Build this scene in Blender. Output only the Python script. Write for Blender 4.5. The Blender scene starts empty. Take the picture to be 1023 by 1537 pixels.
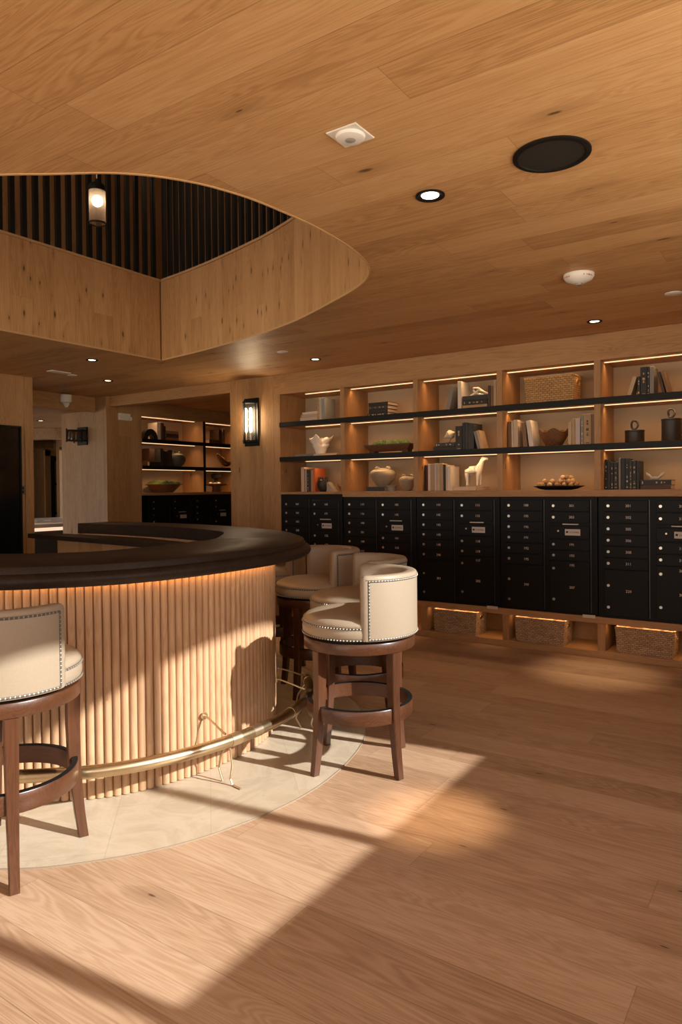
import bpy, bmesh, math, random
from mathutils import Vector, Matrix, noise
random.seed(7)
sc = bpy.context.scene
C = bpy.context.collection
EXPOSURE = 0.0
LED_S, LEDBAR_S, LEDPL_S = 1.6, 14.0, 1.5
STRIP_P, PLINTH_P = 1.7, 0.75
SCONCE_S = 80.0
DL, UPL = 130.0, 2.2
SUN_S, SKY_S, LOWER_GLOW_S = 8.0, 2.5, 4.5
PI = math.pi
def R(d): return math.radians(d)

# ------------------------------------------------------------------ camera
YAW, PITCH, ROLL = R(34.12), R(-0.683), R(-0.553)
EYE = 1.40
fw = Vector((-math.sin(YAW)*math.cos(PITCH), math.cos(YAW)*math.cos(PITCH), math.sin(PITCH)))
r0 = Vector((math.cos(YAW), math.sin(YAW), 0))
u0 = r0.cross(fw)
rt = r0*math.cos(ROLL) + u0*math.sin(ROLL)
up = u0*math.cos(ROLL) - r0*math.sin(ROLL)
cd = bpy.data.cameras.new('camera')
cam = bpy.data.objects.new('camera', cd); C.objects.link(cam)
cam.matrix_world = Matrix(((rt.x, up.x, -fw.x, 0), (rt.y, up.y, -fw.y, 0), (rt.z, up.z, -fw.z, EYE), (0, 0, 0, 1)))
cd.sensor_fit = 'VERTICAL'; cd.sensor_height = 36.0
cd.lens = 1045.25*36.0/1537.0
cd.shift_y = -22.2/1537.0
cd.clip_start = 0.02
sc.camera = cam
sc.view_settings.view_transform = 'Standard'
sc.view_settings.look = 'None'
sc.view_settings.gamma = 1.0
sc.view_settings.use_curve_mapping = False
sc.view_settings.exposure = EXPOSURE
sc.cycles.use_denoising = True
sc.cycles.max_bounces = 9
sc.cycles.diffuse_bounces = 6
sc.cycles.transparent_max_bounces = 12
sc.cycles.sample_clamp_indirect = 6.0
sc.cycles.caustics_reflective = False
sc.cycles.caustics_refractive = False

# ------------------------------------------------------------------ materials
class NT:
    def __init__(s, name):
        s.m = bpy.data.materials.new(name); s.m.use_nodes = True
        s.t = s.m.node_tree; s.t.nodes.clear()
        s.out = s.t.nodes.new('ShaderNodeOutputMaterial')
    def n(s, typ, **kw):
        nd = s.t.nodes.new(typ)
        for k, v in kw.items():
            if k == 'ins':
                for i, val in v.items():
                    if isinstance(val, bpy.types.NodeSocket): s.t.links.new(val, nd.inputs[i])
                    else: nd.inputs[i].default_value = val
            else: setattr(nd, k, v)
        return nd
    def math(s, op, a, b=0.0, c=None, clamp=False):
        ins = {0: a, 1: b}
        if c is not None: ins[2] = c
        return s.n('ShaderNodeMath', operation=op, use_clamp=clamp, ins=ins).outputs[0]
    def vec(s, x, y, z=0.0):
        return s.n('ShaderNodeCombineXYZ', ins={0: x, 1: y, 2: z}).outputs[0]
    def ramp(s, f, stops):
        r = s.n('ShaderNodeValToRGB', ins={0: f})
        e = r.color_ramp.elements
        while len(e) < len(stops): e.new(0.5)
        for i, (p, c) in enumerate(stops):
            e[i].position = p; e[i].color = (*c, 1) if len(c) == 3 else c
        return r.outputs[0]
    def mix(s, f, a, b, mode='MIX'):
        nd = s.t.nodes.new('ShaderNodeMix'); nd.data_type = 'RGBA'; nd.blend_type = mode
        for i, v in ((0, f), (6, a), (7, b)):
            if isinstance(v, bpy.types.NodeSocket): s.t.links.new(v, nd.inputs[i])
            elif i == 0: nd.inputs[0].default_value = v
            else: nd.inputs[i].default_value = (*v, 1) if len(v) == 3 else v
        return nd.outputs[2]
    def bsdf(s, color, rough=0.5, metal=0.0, spec=0.5, bump=None, bump_s=0.2, bump_d=0.002, coat=0.0, sheen=0.0):
        b = s.n('ShaderNodeBsdfPrincipled')
        for k, v in (('Base Color', color), ('Roughness', rough), ('Metallic', metal), ('Specular IOR Level', spec), ('Coat Weight', coat), ('Sheen Weight', sheen)):
            if isinstance(v, bpy.types.NodeSocket): s.t.links.new(v, b.inputs[k])
            elif k == 'Base Color': b.inputs[k].default_value = (*v, 1)
            else: b.inputs[k].default_value = v
        if bump is not None:
            bp = s.n('ShaderNodeBump', ins={'Strength': bump_s, 'Distance': bump_d, 'Height': bump})
            s.t.links.new(bp.outputs[0], b.inputs['Normal'])
        s.t.links.new(b.outputs[0], s.out.inputs[0])
        return b
    def obj(s):
        return s.n('ShaderNodeTexCoord').outputs['Object']

def plain(name, c, rough=0.5, metal=0.0, spec=0.5, var=0.0, bump=0.0, bscale=80.0, coat=0.0):
    t = NT(name)
    col = c; bp = None
    if var or bump:
        nz = t.n('ShaderNodeTexNoise', ins={'Vector': t.obj(), 'Scale': bscale, 'Detail': 4.0}).outputs[0]
        if var:
            col = t.mix(nz, tuple(x*(1-var) for x in c), tuple(min(1, x*(1+var)) for x in c))
        if bump: bp = nz
    t.bsdf(col, rough, metal, spec, bump=bp, bump_s=bump, coat=coat)
    return t.m

def wood(name, dark, mid, light, grain='x', across='y', plank=None, knots=0.3, rough=0.45, tone=0.35, off=(0.0, 0.0), kfreq=1.0, grain_amt=1.0, spec=0.35, seam=0.0022, coat=0.0, band_amt=1.0):
    """Oak and other timber: contour grain, pores, knots and, when plank=(width, length), boards with their own tone and thin joints."""
    t = NT(name)
    sp = t.n('ShaderNodeSeparateXYZ', ins={0: t.obj()})
    X, Y, Z = sp.outputs
    ax = {'x': X, 'y': Y, 'z': Z}
    rnd = t.n('ShaderNodeObjectInfo').outputs['Random']
    u = ax[grain]
    if across == 'x-y': v = t.math('SUBTRACT', X, Y)
    else: v = ax[across]
    rest = [a for a in 'xyz' if a != grain and a != across]
    w = ax[rest[0]] if across != 'x-y' else t.math('MULTIPLY', X, 0.01)
    u = t.math('ADD', u, off[0]); v = t.math('ADD', v, off[1])
    if plank:
        pw, pl = plank
        vr = t.math('DIVIDE', v, pw)
        row = t.math('FLOOR', vr)
        fv = t.math('FRACT', vr)
        rr = t.n('ShaderNodeTexWhiteNoise', noise_dimensions='1D', ins={'W': row}).outputs[0]
        ur = t.math('DIVIDE', t.math('ADD', u, t.math('MULTIPLY', rr, pl*7.0)), pl)
        cl = t.math('FLOOR', ur)
        fu = t.math('FRACT', ur)
        pr = t.n('ShaderNodeTexWhiteNoise', noise_dimensions='2D', ins={'Vector': t.vec(row, cl)})
        pid = pr.outputs[0]
        # joints
        dv = t.math('MULTIPLY', t.math('MINIMUM', fv, t.math('SUBTRACT', 1.0, fv)), pw)
        du = t.math('MULTIPLY', t.math('MINIMUM', fu, t.math('SUBTRACT', 1.0, fu)), pl)
        dj = t.math('MINIMUM', dv, du)
        joint = t.n('ShaderNodeMapRange', interpolation_type='SMOOTHSTEP', ins={0: dj, 1: seam*0.25, 2: seam, 3: 1.0, 4: 0.0}).outputs[0]
    else:
        pid = rnd; joint = None
    sh = t.math('MULTIPLY', t.math('ADD', pid, rnd), 53.0)
    # cathedral contours
    na = t.n('ShaderNodeTexNoise', ins={'Vector': t.vec(t.math('ADD', t.math('MULTIPLY', u, 0.55), sh), t.math('ADD', t.math('MULTIPLY', v, 7.5), sh), t.math('MULTIPLY', w, 7.5)), 'Scale': 1.0, 'Detail': 3.0, 'Roughness': 0.55, 'Distortion': 0.5}).outputs[0]
    band = t.math('SINE', t.math('MULTIPLY', na, 150.0))
    band = t.math('ADD', t.math('MULTIPLY', band, 0.5), 0.5)
    # straight pores
    npn = t.n('ShaderNodeTexNoise', ins={'Vector': t.vec(t.math('ADD', t.math('MULTIPLY', u, 5.0), sh), t.math('MULTIPLY', v, 170.0), t.math('MULTIPLY', w, 170.0)), 'Scale': 1.0, 'Detail': 3.0, 'Roughness': 0.6}).outputs[0]
    nb = t.n('ShaderNodeTexNoise', ins={'Vector': t.vec(t.math('ADD', t.math('MULTIPLY', u, 1.2), sh), t.math('MULTIPLY', v, 9.0), t.math('MULTIPLY', w, 9.0)), 'Scale': 1.0, 'Detail': 4.0}).outputs[0]
    f = t.math('ADD', t.math('MULTIPLY', band, 0.15*grain_amt*band_amt), t.math('MULTIPLY', npn, 0.45*grain_amt))
    f = t.math('ADD', f, t.math('MULTIPLY', nb, 0.45))
    f = t.math('ADD', f, t.math('MULTIPLY', t.math('SUBTRACT', pid, 0.5), tone))
    col = t.ramp(f, [(0.22, dark), (0.52, mid), (0.86, light)])
    if knots:
        kv = t.vec(t.math('ADD', t.math('MULTIPLY', u, 1.3*kfreq), t.math('MULTIPLY', nb, 0.10)), t.math('ADD', t.math('MULTIPLY', v, 4.2*kfreq), t.math('MULTIPLY', nb, 0.25)), t.math('MULTIPLY', w, 0.0))
        vo = t.n('ShaderNodeTexVoronoi', feature='F1', voronoi_dimensions='2D', ins={'Vector': kv, 'Scale': 1.0})
        cs = t.n('ShaderNodeSeparateColor', ins={0: vo.outputs['Color']}).outputs[0]
        sel = t.math('LESS_THAN', cs, knots)
        size = t.math('ADD', 0.025, t.math('MULTIPLY', cs, 0.16))
        core = t.n('ShaderNodeMapRange', interpolation_type='SMOOTHSTEP', ins={0: vo.outputs['Distance'], 1: t.math('MULTIPLY', size, 0.35), 2: size, 3: 1.0, 4: 0.0}).outputs[0]
        halo = t.n('ShaderNodeMapRange', interpolation_type='SMOOTHSTEP', ins={0: vo.outputs['Distance'], 1: 0.02, 2: 0.26, 3: 0.38, 4: 0.0}).outputs[0]
        col = t.mix(t.math('MULTIPLY', halo, sel), col, tuple(x*0.75 for x in dark))
        col = t.mix(t.math('MULTIPLY', t.math('MULTIPLY', core, sel), 0.85), col, tuple(x*0.22 for x in dark))
    if joint is not None:
        col = t.mix(t.math('MULTIPLY', joint, 0.5), col, tuple(x*0.35 for x in dark))
    h = t.math('SUBTRACT', t.math('MULTIPLY', npn, 0.5), joint if joint is not None else 0.0)
    t.bsdf(col, rough, 0.0, spec, bump=h, bump_s=0.25, bump_d=0.0012, coat=coat)
    return t.m

OAK = ((0.270, 0.135, 0.052), (0.420, 0.232, 0.102), (0.530, 0.320, 0.158))
CEI = ((0.330, 0.170, 0.066), (0.530, 0.300, 0.130), (0.640, 0.395, 0.195))
FLO = ((0.270, 0.158, 0.088), (0.420, 0.268, 0.165), (0.530, 0.365, 0.245))
m_floor = wood('oak_floor_boards', *FLO, grain='x', across='y', plank=(0.2015, 1.9), off=(0.35, -1.05), knots=0.10, rough=0.42, tone=0.30, spec=0.4, seam=0.0016, band_amt=1.5)
m_ceil = wood('oak_ceiling_boards', *CEI, grain='x', across='y', plank=(0.2035, 1.9), off=(0.0, -1.16), knots=0.26, rough=0.5, tone=0.30, seam=0.0018, band_amt=1.3)
m_wellwall = wood('knotty_oak_wall_boards', *CEI, grain='z', across='x-y', plank=(0.19, 3.1), knots=0.60, kfreq=2.3, rough=0.55, tone=0.2, seam=0.0010)
m_wx = wood('oak_wall_boards_along_y', *OAK, grain='z', across='y', plank=(0.20, 5.0), knots=0.2, rough=0.5, tone=0.22, seam=0.0014)
m_wy = wood('oak_wall_boards_along_x', *OAK, grain='z', across='x', plank=(0.20, 5.0), knots=0.2, rough=0.5, tone=0.22, seam=0.0014)
DAY_TINT = tuple(tuple(a*b for a, b in zip(c, (0.80, 0.90, 1.12))) for c in OAK)  # oak cooled in tint, daylight on the pier put into the colour
m_wgrey = wood('oak_pier_daylight_tint', *DAY_TINT, grain='z', across='x', plank=(0.16, 5.0), knots=0.2, rough=0.5, tone=0.22, seam=0.0014)
DAY_BRIGHT = tuple(tuple(min(0.8, a*1.35) for a in c) for c in DAY_TINT)  # lightened again, daylight of the far room put into the colour
m_wdayx = wood('oak_far_daylight_tint', *DAY_BRIGHT, grain='z', across='y', plank=(0.3, 5.0), knots=0.2, rough=0.5, tone=0.3, seam=0.002)
m_ox = wood('oak_x', *OAK, grain='x', across='y', knots=0.12, rough=0.5, tone=0.15)
m_oy = wood('oak_y', *OAK, grain='y', across='x', knots=0.12, rough=0.5, tone=0.15)
m_oz = wood('oak_z', *OAK, grain='z', across='y', knots=0.22, rough=0.5, tone=0.15)
CLA = ((0.36, 0.205, 0.105), (0.525, 0.325, 0.185), (0.63, 0.425, 0.265))
m_clad = wood('oak_fluted_cladding', *CLA, grain='z', across='x-y', plank=(0.037*1.25, 4.0), knots=0.03, rough=0.45, tone=0.10, seam=0.0001)
m_edge = plain('oak_edge_band', (0.56, 0.35, 0.17), 0.5)
WAL = ((0.014, 0.008, 0.005), (0.030, 0.018, 0.012), (0.055, 0.034, 0.022))
m_counter = wood('dark_stained_counter', *WAL, grain='x', across='y', knots=0, rough=0.5, tone=0.2, spec=0.22)
MAH = ((0.040, 0.014, 0.006), (0.088, 0.033, 0.014), (0.130, 0.053, 0.024))
m_mah = wood('mahogany_stain', *MAH, grain='z', across='x', knots=0, rough=0.33, tone=0.1, spec=0.5, grain_amt=0.8)
m_mahx = wood('mahogany_stain_rings', *MAH, grain='x', across='z', knots=0, rough=0.33, tone=0.1, spec=0.5, grain_amt=0.8)
m_leather = plain('cream_leather', (0.335, 0.268, 0.192), 0.42, spec=0.4, var=0.08, bump=0.12, bscale=160)
m_welt = plain('dark_welt_cord', (0.10, 0.085, 0.07), 0.6)
m_nail = plain('pewter_nailheads', (0.34, 0.30, 0.25), 0.42, metal=0.5)
m_brass = plain('brushed_brass', (0.56, 0.43, 0.265), 0.33, metal=1.0, var=0.08, bscale=14)
m_brass_pale = plain('pale_brass_collar', (0.68, 0.55, 0.37), 0.36, metal=1.0)
m_black = plain('black_powder_coat', (0.006, 0.006, 0.006), 0.5, spec=0.25)
m_blackm = plain('mailbox_black', (0.0045, 0.0042, 0.004), 0.5, spec=0.2, var=0.1, bscale=30)
m_blackdoor = plain('mailbox_door_black', (0.0055, 0.005, 0.0048), 0.5, spec=0.22, var=0.1, bscale=30)
m_blackgloss = plain('black_glass', (0.004, 0.004, 0.004), 0.12)
m_slat = plain('black_slat', (0.007, 0.009, 0.010), 0.4)
m_steel = plain('lock_steel', (0.62, 0.57, 0.5), 0.3, metal=1.0)
m_num = plain('engraved_silver', (0.75, 0.68, 0.58), 0.45)
m_plate = plain('silver_label', (0.62, 0.57, 0.50), 0.5)
m_white = plain('white_plastic', (0.78, 0.76, 0.72), 0.45)
m_red = plain('red_print', (0.6, 0.06, 0.03), 0.5)
m_plaster = plain('cream_back_panel', (0.46, 0.35, 0.235), 0.8)
m_ceramic_w = plain('white_ceramic', (0.74, 0.68, 0.60), 0.55, var=0.06, bump=0.1, bscale=60)
m_stoneware = plain('grey_beige_stoneware', (0.27, 0.225, 0.165), 0.38, var=0.12, bscale=25)
m_darkclay = plain('dark_clay', (0.018, 0.016, 0.014), 0.45, var=0.2, bump=0.1, bscale=40)
m_greyclay = plain('dark_grey_stone_glaze', (0.06, 0.058, 0.052), 0.6, var=0.3, bump=0.2, bscale=50)
m_bowlwood = wood('carved_bowl_wood', (0.07, 0.03, 0.012), (0.21, 0.095, 0.037), (0.33, 0.17, 0.07), grain='x', across='z', knots=0, rough=0.5)
m_traywood = wood('dark_tray_wood', (0.03, 0.013, 0.006), (0.075, 0.033, 0.016), (0.12, 0.06, 0.03), grain='x', across='z', knots=0, rough=0.5)
m_bead = wood('turned_bead_wood', (0.26, 0.14, 0.06), (0.42, 0.26, 0.13), (0.58, 0.40, 0.24), grain='x', across='z', knots=0, rough=0.6, tone=0.6)
m_bone = plain('pale_bone', (0.76, 0.67, 0.56), 0.6, var=0.15, bscale=40)
m_pages = plain('book_pages', (0.62, 0.52, 0.40), 0.8, var=0.1, bscale=200)

def emit(name, c, s):
    t = NT(name); e = t.n('ShaderNodeEmission', ins={0: (*c, 1), 1: s}); t.t.links.new(e.outputs[0], t.out.inputs[0]); return t.m
def glass(name, tint=(1, 1, 1), refl=0.12):
    t = NT(name)
    tr = t.n('ShaderNodeBsdfTransparent', ins={0: (*tint, 1)})
    gl = t.n('ShaderNodeBsdfGlossy', ins={0: (1, 1, 1, 1), 1: 0.03})
    fr = t.n('ShaderNodeFresnel', ins={0: 1.45}).outputs[0]
    mx = t.n('ShaderNodeMixShader', ins={0: t.math('ADD', t.math('MULTIPLY', fr, 0.8), refl*0.2), 1: tr.outputs[0], 2: gl.outputs[0]})
    t.t.links.new(mx.outputs[0], t.out.inputs[0]); return t.m
WARM = (1.0, 0.60, 0.27)
m_led = emit('led_strip_glow', (1.0, 0.64, 0.33), LED_S)
m_ledbar = emit('led_strip_glow_counter', (1.0, 0.52, 0.20), LEDBAR_S)
m_ledplinth = emit('led_strip_glow_plinth', WARM, LEDPL_S)
m_bulb = emit('bulb_glow', (1.0, 0.80, 0.58), 7.0)
m_bulbs = emit('sconce_bulb_glow', (1.0, 0.74, 0.45), SCONCE_S)
m_spotlens = emit('downlight_lens_glow', (1.0, 0.86, 0.68), 7.0)
m_glass = glass('clear_glass')
m_smoke = glass('smoked_glass', (0.62, 0.58, 0.52))

def moss_mat():
    t = NT('moss')
    nz = t.n('ShaderNodeTexNoise', ins={'Vector': t.obj(), 'Scale': 120.0, 'Detail': 5.0}).outputs[0]
    col = t.ramp(nz, [(0.3, (0.018, 0.035, 0.006)), (0.55, (0.07, 0.115, 0.018)), (0.75, (0.16, 0.20, 0.04))])
    t.bsdf(col, 0.9, bump=nz, bump_s=0.9, bump_d=0.008); return t.m
m_moss = moss_mat()
def wicker_mat(name, dark, mid, light, row=0.015):
    t = NT(name)
    o = t.obj()
    sp = t.n('ShaderNodeSeparateXYZ', ins={0: o}); X, Y, Z = sp.outputs
    wv = t.n('ShaderNodeTexNoise', ins={'Vector': o, 'Scale': 22.0, 'Detail': 2.0}).outputs[0]
    br = t.n('ShaderNodeTexBrick', offset=0.5, ins={'Vector': t.vec(t.math('ADD', X, Y), t.math('ADD', Z, t.math('MULTIPLY', wv, 0.012))), 'Color1': (1, 1, 1, 1), 'Color2': (0.55, 0.55, 0.55, 1), 'Mortar': (0.05, 0.05, 0.05, 1), 'Scale': 1.0, 'Mortar Size': row*0.13, 'Mortar Smooth': 0.6, 'Bias': -0.2, 'Brick Width': row*2.1, 'Row Height': row})
    bw = t.n('ShaderNodeSeparateColor', ins={0: br.outputs[0]}).outputs[0]
    nz = t.n('ShaderNodeTexNoise', ins={'Vector': o, 'Scale': 85.0, 'Detail': 5.0, 'Roughness': 0.7}).outputs[0]
    f = t.math('ADD', t.math('MULTIPLY', bw, 0.6), t.math('MULTIPLY', nz, 0.45))
    t.bsdf(t.ramp(f, [(0.22, dark), (0.55, mid), (0.86, light)]), 0.75, bump=bw, bump_s=0.6, bump_d=0.004); return t.m
m_wick = wicker_mat('dark_wicker', (0.10, 0.048, 0.022), (0.36, 0.215, 0.115), (0.60, 0.41, 0.24))
m_wickg = wicker_mat('golden_seagrass', (0.12, 0.055, 0.016), (0.40, 0.22, 0.08), (0.58, 0.35, 0.15), 0.018)

def stone_mat():
    t = NT('limestone_inlay')
    o = t.obj()
    br = t.n('ShaderNodeTexBrick', offset=0.5, ins={'Vector': t.n('ShaderNodeMapping', ins={'Vector': o, 'Rotation': (0, 0, R(45))}).outputs[0], 'Color1': (0.56, 0.475, 0.36, 1), 'Color2': (0.535, 0.45, 0.34, 1), 'Mortar': (0.46, 0.385, 0.29, 1), 'Scale': 1.0, 'Mortar Size': 0.0018, 'Brick Width': 0.8, 'Row Height': 0.4})
    nz = t.n('ShaderNodeTexNoise', ins={'Vector': o, 'Scale': 3.0, 'Detail': 8.0, 'Roughness': 0.65, 'Distortion': 1.6}).outputs[0]
    vein = t.ramp(nz, [(0.40, (0.86, 0.84, 0.80)), (0.50, (1, 1, 1)), (0.60, (0.90, 0.87, 0.82))])
    t.bsdf(t.mix(1.0, br.outputs[0], vein, 'MULTIPLY'), 0.38, spec=0.45); return t.m
m_stone = stone_mat()
m_carpet = plain('grey_passage_floor', (0.16, 0.155, 0.15), 0.6, var=0.12, bscale=6)

# ------------------------------------------------------------------ mesh helpers
class B:
    def __init__(s): s.b = bmesh.new(); s.mi = 0
    def _mark(s, faces):
        for f in faces: f.material_index = s.mi
    def box(s, x0, x1, y0, y1, z0, z1, bev=0.0, seg=1, mat=None):
        r = bmesh.ops.create_cube(s.b, size=1.0)
        vs = r['verts']
        M = Matrix.Translation(((x0+x1)/2, (y0+y1)/2, (z0+z1)/2)) @ Matrix.Diagonal((abs(x1-x0), abs(y1-y0), abs(z1-z0), 1))
        if mat: M = mat @ M
        bmesh.ops.transform(s.b, matrix=M, verts=vs)
        fs = {f for v in vs for f in v.link_faces}
        if bev > 0:
            r2 = bmesh.ops.bevel(s.b, geom=list({e for v in vs for e in v.link_edges}), offset=bev, segments=seg, affect='EDGES', profile=0.5)
            fs = {f for v in r2['verts'] for f in v.link_faces} | {f for f in fs if f.is_valid}
        s._mark(fs); return s
    def ring(s, pts):
        return [s.b.verts.new(p) for p in pts]
    def skin(s, rings, closed_ring=True, closed_path=False, cap=True, smooth=True):
        n = len(rings[0]); fs = []
        m = len(rings)
        for i in range(m if closed_path else m-1):
            a, b = rings[i], rings[(i+1) % m]
            for j in range(n if closed_ring else n-1):
                k = (j+1) % n
                try: fs.append(s.b.faces.new((a[j], a[k], b[k], b[j])))
                except ValueError: pass
        if cap and not closed_path:
            for q in (rings[0][::-1], rings[-1]):
                try: fs.append(s.b.faces.new(q))
                except ValueError: pass
        s._mark(fs); return fs
    def tube(s, pts, r, seg=10, closed=False):
        pts = [Vector(p) for p in pts]; n = len(pts); rings = []
        rr = r if isinstance(r, (list, tuple)) else [r]*n
        prev = None
        for i, p in enumerate(pts):
            if closed: t = pts[(i+1) % n]-pts[i-1]
            else: t = pts[min(i+1, n-1)]-pts[max(i-1, 0)]
            t.normalize()
            if prev is None:
                a = Vector((0, 0, 1)) if abs(t.z) < 0.9 else Vector((1, 0, 0))
                nx = t.cross(a).normalized()
            else:
                nx = (prev - t*prev.dot(t)).normalized()
            prev = nx
            ny = t.cross(nx)
            rings.append(s.ring([p + (nx*math.cos(2*PI*k/seg) + ny*math.sin(2*PI*k/seg))*rr[i] for k in range(seg)]))
        s.skin(rings, True, closed); return s
    def lathe(s, prof, seg=48, c=(0, 0, 0), mod=None):
        rings = []
        for (r, z) in prof:
            pts = []
            for k in range(seg):
                a = 2*PI*k/seg
                rr, zz = (r, z) if mod is None else mod(r, z, a)
                pts.append((c[0]+rr*math.cos(a), c[1]+rr*math.sin(a), c[2]+zz))
            rings.append(s.ring(pts))
        s.skin(rings, True, prof[0][0] > 0.002 and prof[-1][0] > 0.002, True); return s
    def sphere(s, c, r, u=10, v=7, sc3=(1, 1, 1)):
        rr = bmesh.ops.create_uvsphere(s.b, u_segments=u, v_segments=v, radius=r, matrix=Matrix.Translation(c) @ Matrix.Diagonal((*sc3, 1)))
        s._mark({f for q in rr['verts'] for f in q.link_faces}); return s
    def cyl(s, c, r, h, seg=24, axis='z'):
        pr = [(r, 0), (r, h)]
        M = {'z': Matrix(), 'y': Matrix.Rotation(R(90), 4, 'X'), 'x': Matrix.Rotation(R(90), 4, 'Y')}[axis]
        rings = [s.ring([Vector(c)+(M @ Vector((q*math.cos(2*PI*k/seg), q*math.sin(2*PI*k/seg), z))) for k in range(seg)]) for q, z in pr]
        s.skin(rings); return s
    def sweep(s, path, prof, closed=False, scale=None):
        """path: list of (point2d, outward2d); prof: closed list of (d, z); scale: per-path factor for negative d"""
        rings = []
        for i, (p, n) in enumerate(path):
            k = scale[i] if scale else 1.0
            rings.append(s.ring([(p[0]+n[0]*(d*k if d < -0.2 else d), p[1]+n[1]*(d*k if d < -0.2 else d), z) for d, z in prof]))
        s.skin(rings, True, closed); return s
    def prism(s, pts, z0, z1):
        a = s.ring([(p[0], p[1], z0) for p in pts]); b = s.ring([(p[0], p[1], z1) for p in pts])
        s.skin([a, b]); return s
    def obj(s, name, mats, parent=None, smooth=True, loc=None, angle=35):
        bmesh.ops.recalc_face_normals(s.b, faces=s.b.faces)
        me = bpy.data.meshes.new(name); s.b.to_mesh(me); s.b.free()
        return link(name, me, mats, parent, smooth, loc, angle)

def link(name, me, mats, parent=None, smooth=True, loc=None, angle=35):
    o = bpy.data.objects.new(name, me); C.objects.link(o)
    for m in (mats if isinstance(mats, (list, tuple)) else [mats]): me.materials.append(m)
    if smooth:
        me.polygons.foreach_set('use_smooth', [True]*len(me.polygons))
        if angle: me.set_sharp_from_angle(angle=R(angle))
    if parent is not None: o.parent = parent
    if loc is not None: o.location = loc
    return o

def tag(o, label, cat, group=None, kind=None):
    if label: o['label'] = label
    if cat: o['category'] = cat
    if group: o['group'] = group
    if kind: o['kind'] = kind
    return o
def thing(name, label, cat, loc=(0, 0, 0), rz=0.0, group=None):
    o = bpy.data.objects.new(name, None); C.objects.link(o)
    o.empty_display_size = 0.05
    o.location = loc; o.rotation_euler = (0, 0, rz)
    return tag(o, label, cat, group)
def struct(name, b, mats, smooth=False):
    o = b.obj(name, mats, smooth=smooth); o['kind'] = 'structure'; return o
def copy_tree(o, parent=None):
    kids = list(o.children)
    c = o.copy(); C.objects.link(c)
    if parent is not None: c.parent = parent
    for k in kids: copy_tree(k, c)
    return c
def skin_mesh(name, verts, edges, radii, sub=2):
    me = bpy.data.meshes.new(name); me.from_pydata(verts, edges, [])
    o = bpy.data.objects.new('temp', me); C.objects.link(o)
    md = o.modifiers.new('s', 'SKIN'); md.use_smooth_shade = True
    o.modifiers.new('b', 'SUBSURF').levels = sub
    for i, r in enumerate(radii):
        sv = me.skin_vertices[0].data[i]; sv.radius = (r, r) if not isinstance(r, tuple) else r
        sv.use_root = (i == 0)
    bpy.context.view_layer.update()
    dg = bpy.context.evaluated_depsgraph_get()
    res = bpy.data.meshes.new_from_object(o.evaluated_get(dg))
    bpy.data.objects.remove(o); bpy.data.meshes.remove(me)
    res.name = name
    return res
FONT_CACHE = {}
def text_mesh(body, size, depth=0.0006):
    key = (body, size)
    if key not in FONT_CACHE:
        cu = bpy.data.curves.new('t', 'FONT'); cu.body = body; cu.size = size; cu.extrude = depth
        cu.align_x = 'CENTER'; cu.align_y = 'CENTER'; cu.resolution_u = 2
        o = bpy.data.objects.new('t', cu); C.objects.link(o)
        bpy.context.view_layer.update()
        me = bpy.data.meshes.new_from_object(o.evaluated_get(bpy.context.evaluated_depsgraph_get()))
        bpy.data.objects.remove(o); bpy.data.curves.remove(cu)
        FONT_CACHE[key] = me
    return FONT_CACHE[key]
def catmull(P, n=14, closed=False):
    P = [Vector((p[0], p[1])) for p in P]; out = []
    N = len(P)
    for i in range(N if closed else N-1):
        if closed: a, b, c, d = P[i-1], P[i], P[(i+1) % N], P[(i+2) % N]
        else: a, b, c, d = P[max(i-1, 0)], P[i], P[i+1], P[min(i+2, N-1)]
        for k in range(n):
            t = k/n
            out.append(0.5*((2*b)+(c-a)*t+(2*a-5*b+4*c-d)*t*t+(3*b-a-3*c+d)*t**3))
    if not closed: out.append(P[-1])
    return out
def resample(pts, step, closed=False):
    P = list(pts) + ([pts[0]] if closed else [])
    L = [0.0]
    for a, b in zip(P, P[1:]): L.append(L[-1]+(b-a).length)
    n = max(2, int(round(L[-1]/step))); out = []; j = 0
    for i in range(n if closed else n+1):
        s = L[-1]*i/n
        while j < len(L)-2 and L[j+1] < s: j += 1
        t = (s-L[j])/max(1e-9, L[j+1]-L[j])
        out.append(P[j].lerp(P[j+1], min(1, max(0, t))))
    return out
def with_normals(pts, closed=False):
    n = len(pts); out = []
    for i, p in enumerate(pts):
        t = (pts[(i+1) % n]-pts[i-1]) if closed else (pts[min(i+1, n-1)]-pts[max(i-1, 0)])
        t = t.normalized()
        out.append((p, Vector((t.y, -t.x))))
    return out
# ------------------------------------------------------------------ the setting
CZ = 2.637           # ceiling
FY = 5.868           # front plane of the shelving wall
BY = 6.32            # back of the shelving
SUN_AZ, SUN_TAN = R(7.5), 0.555
b = B(); b.box(-17, 0.74, -4.3, 12, -0.2, 0); struct('floor', b, m_floor)
b = B(); b.box(-17, -8.0, 2.5, 12, 0.0, 0.004); struct('floor_2', b, m_carpet)

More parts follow.
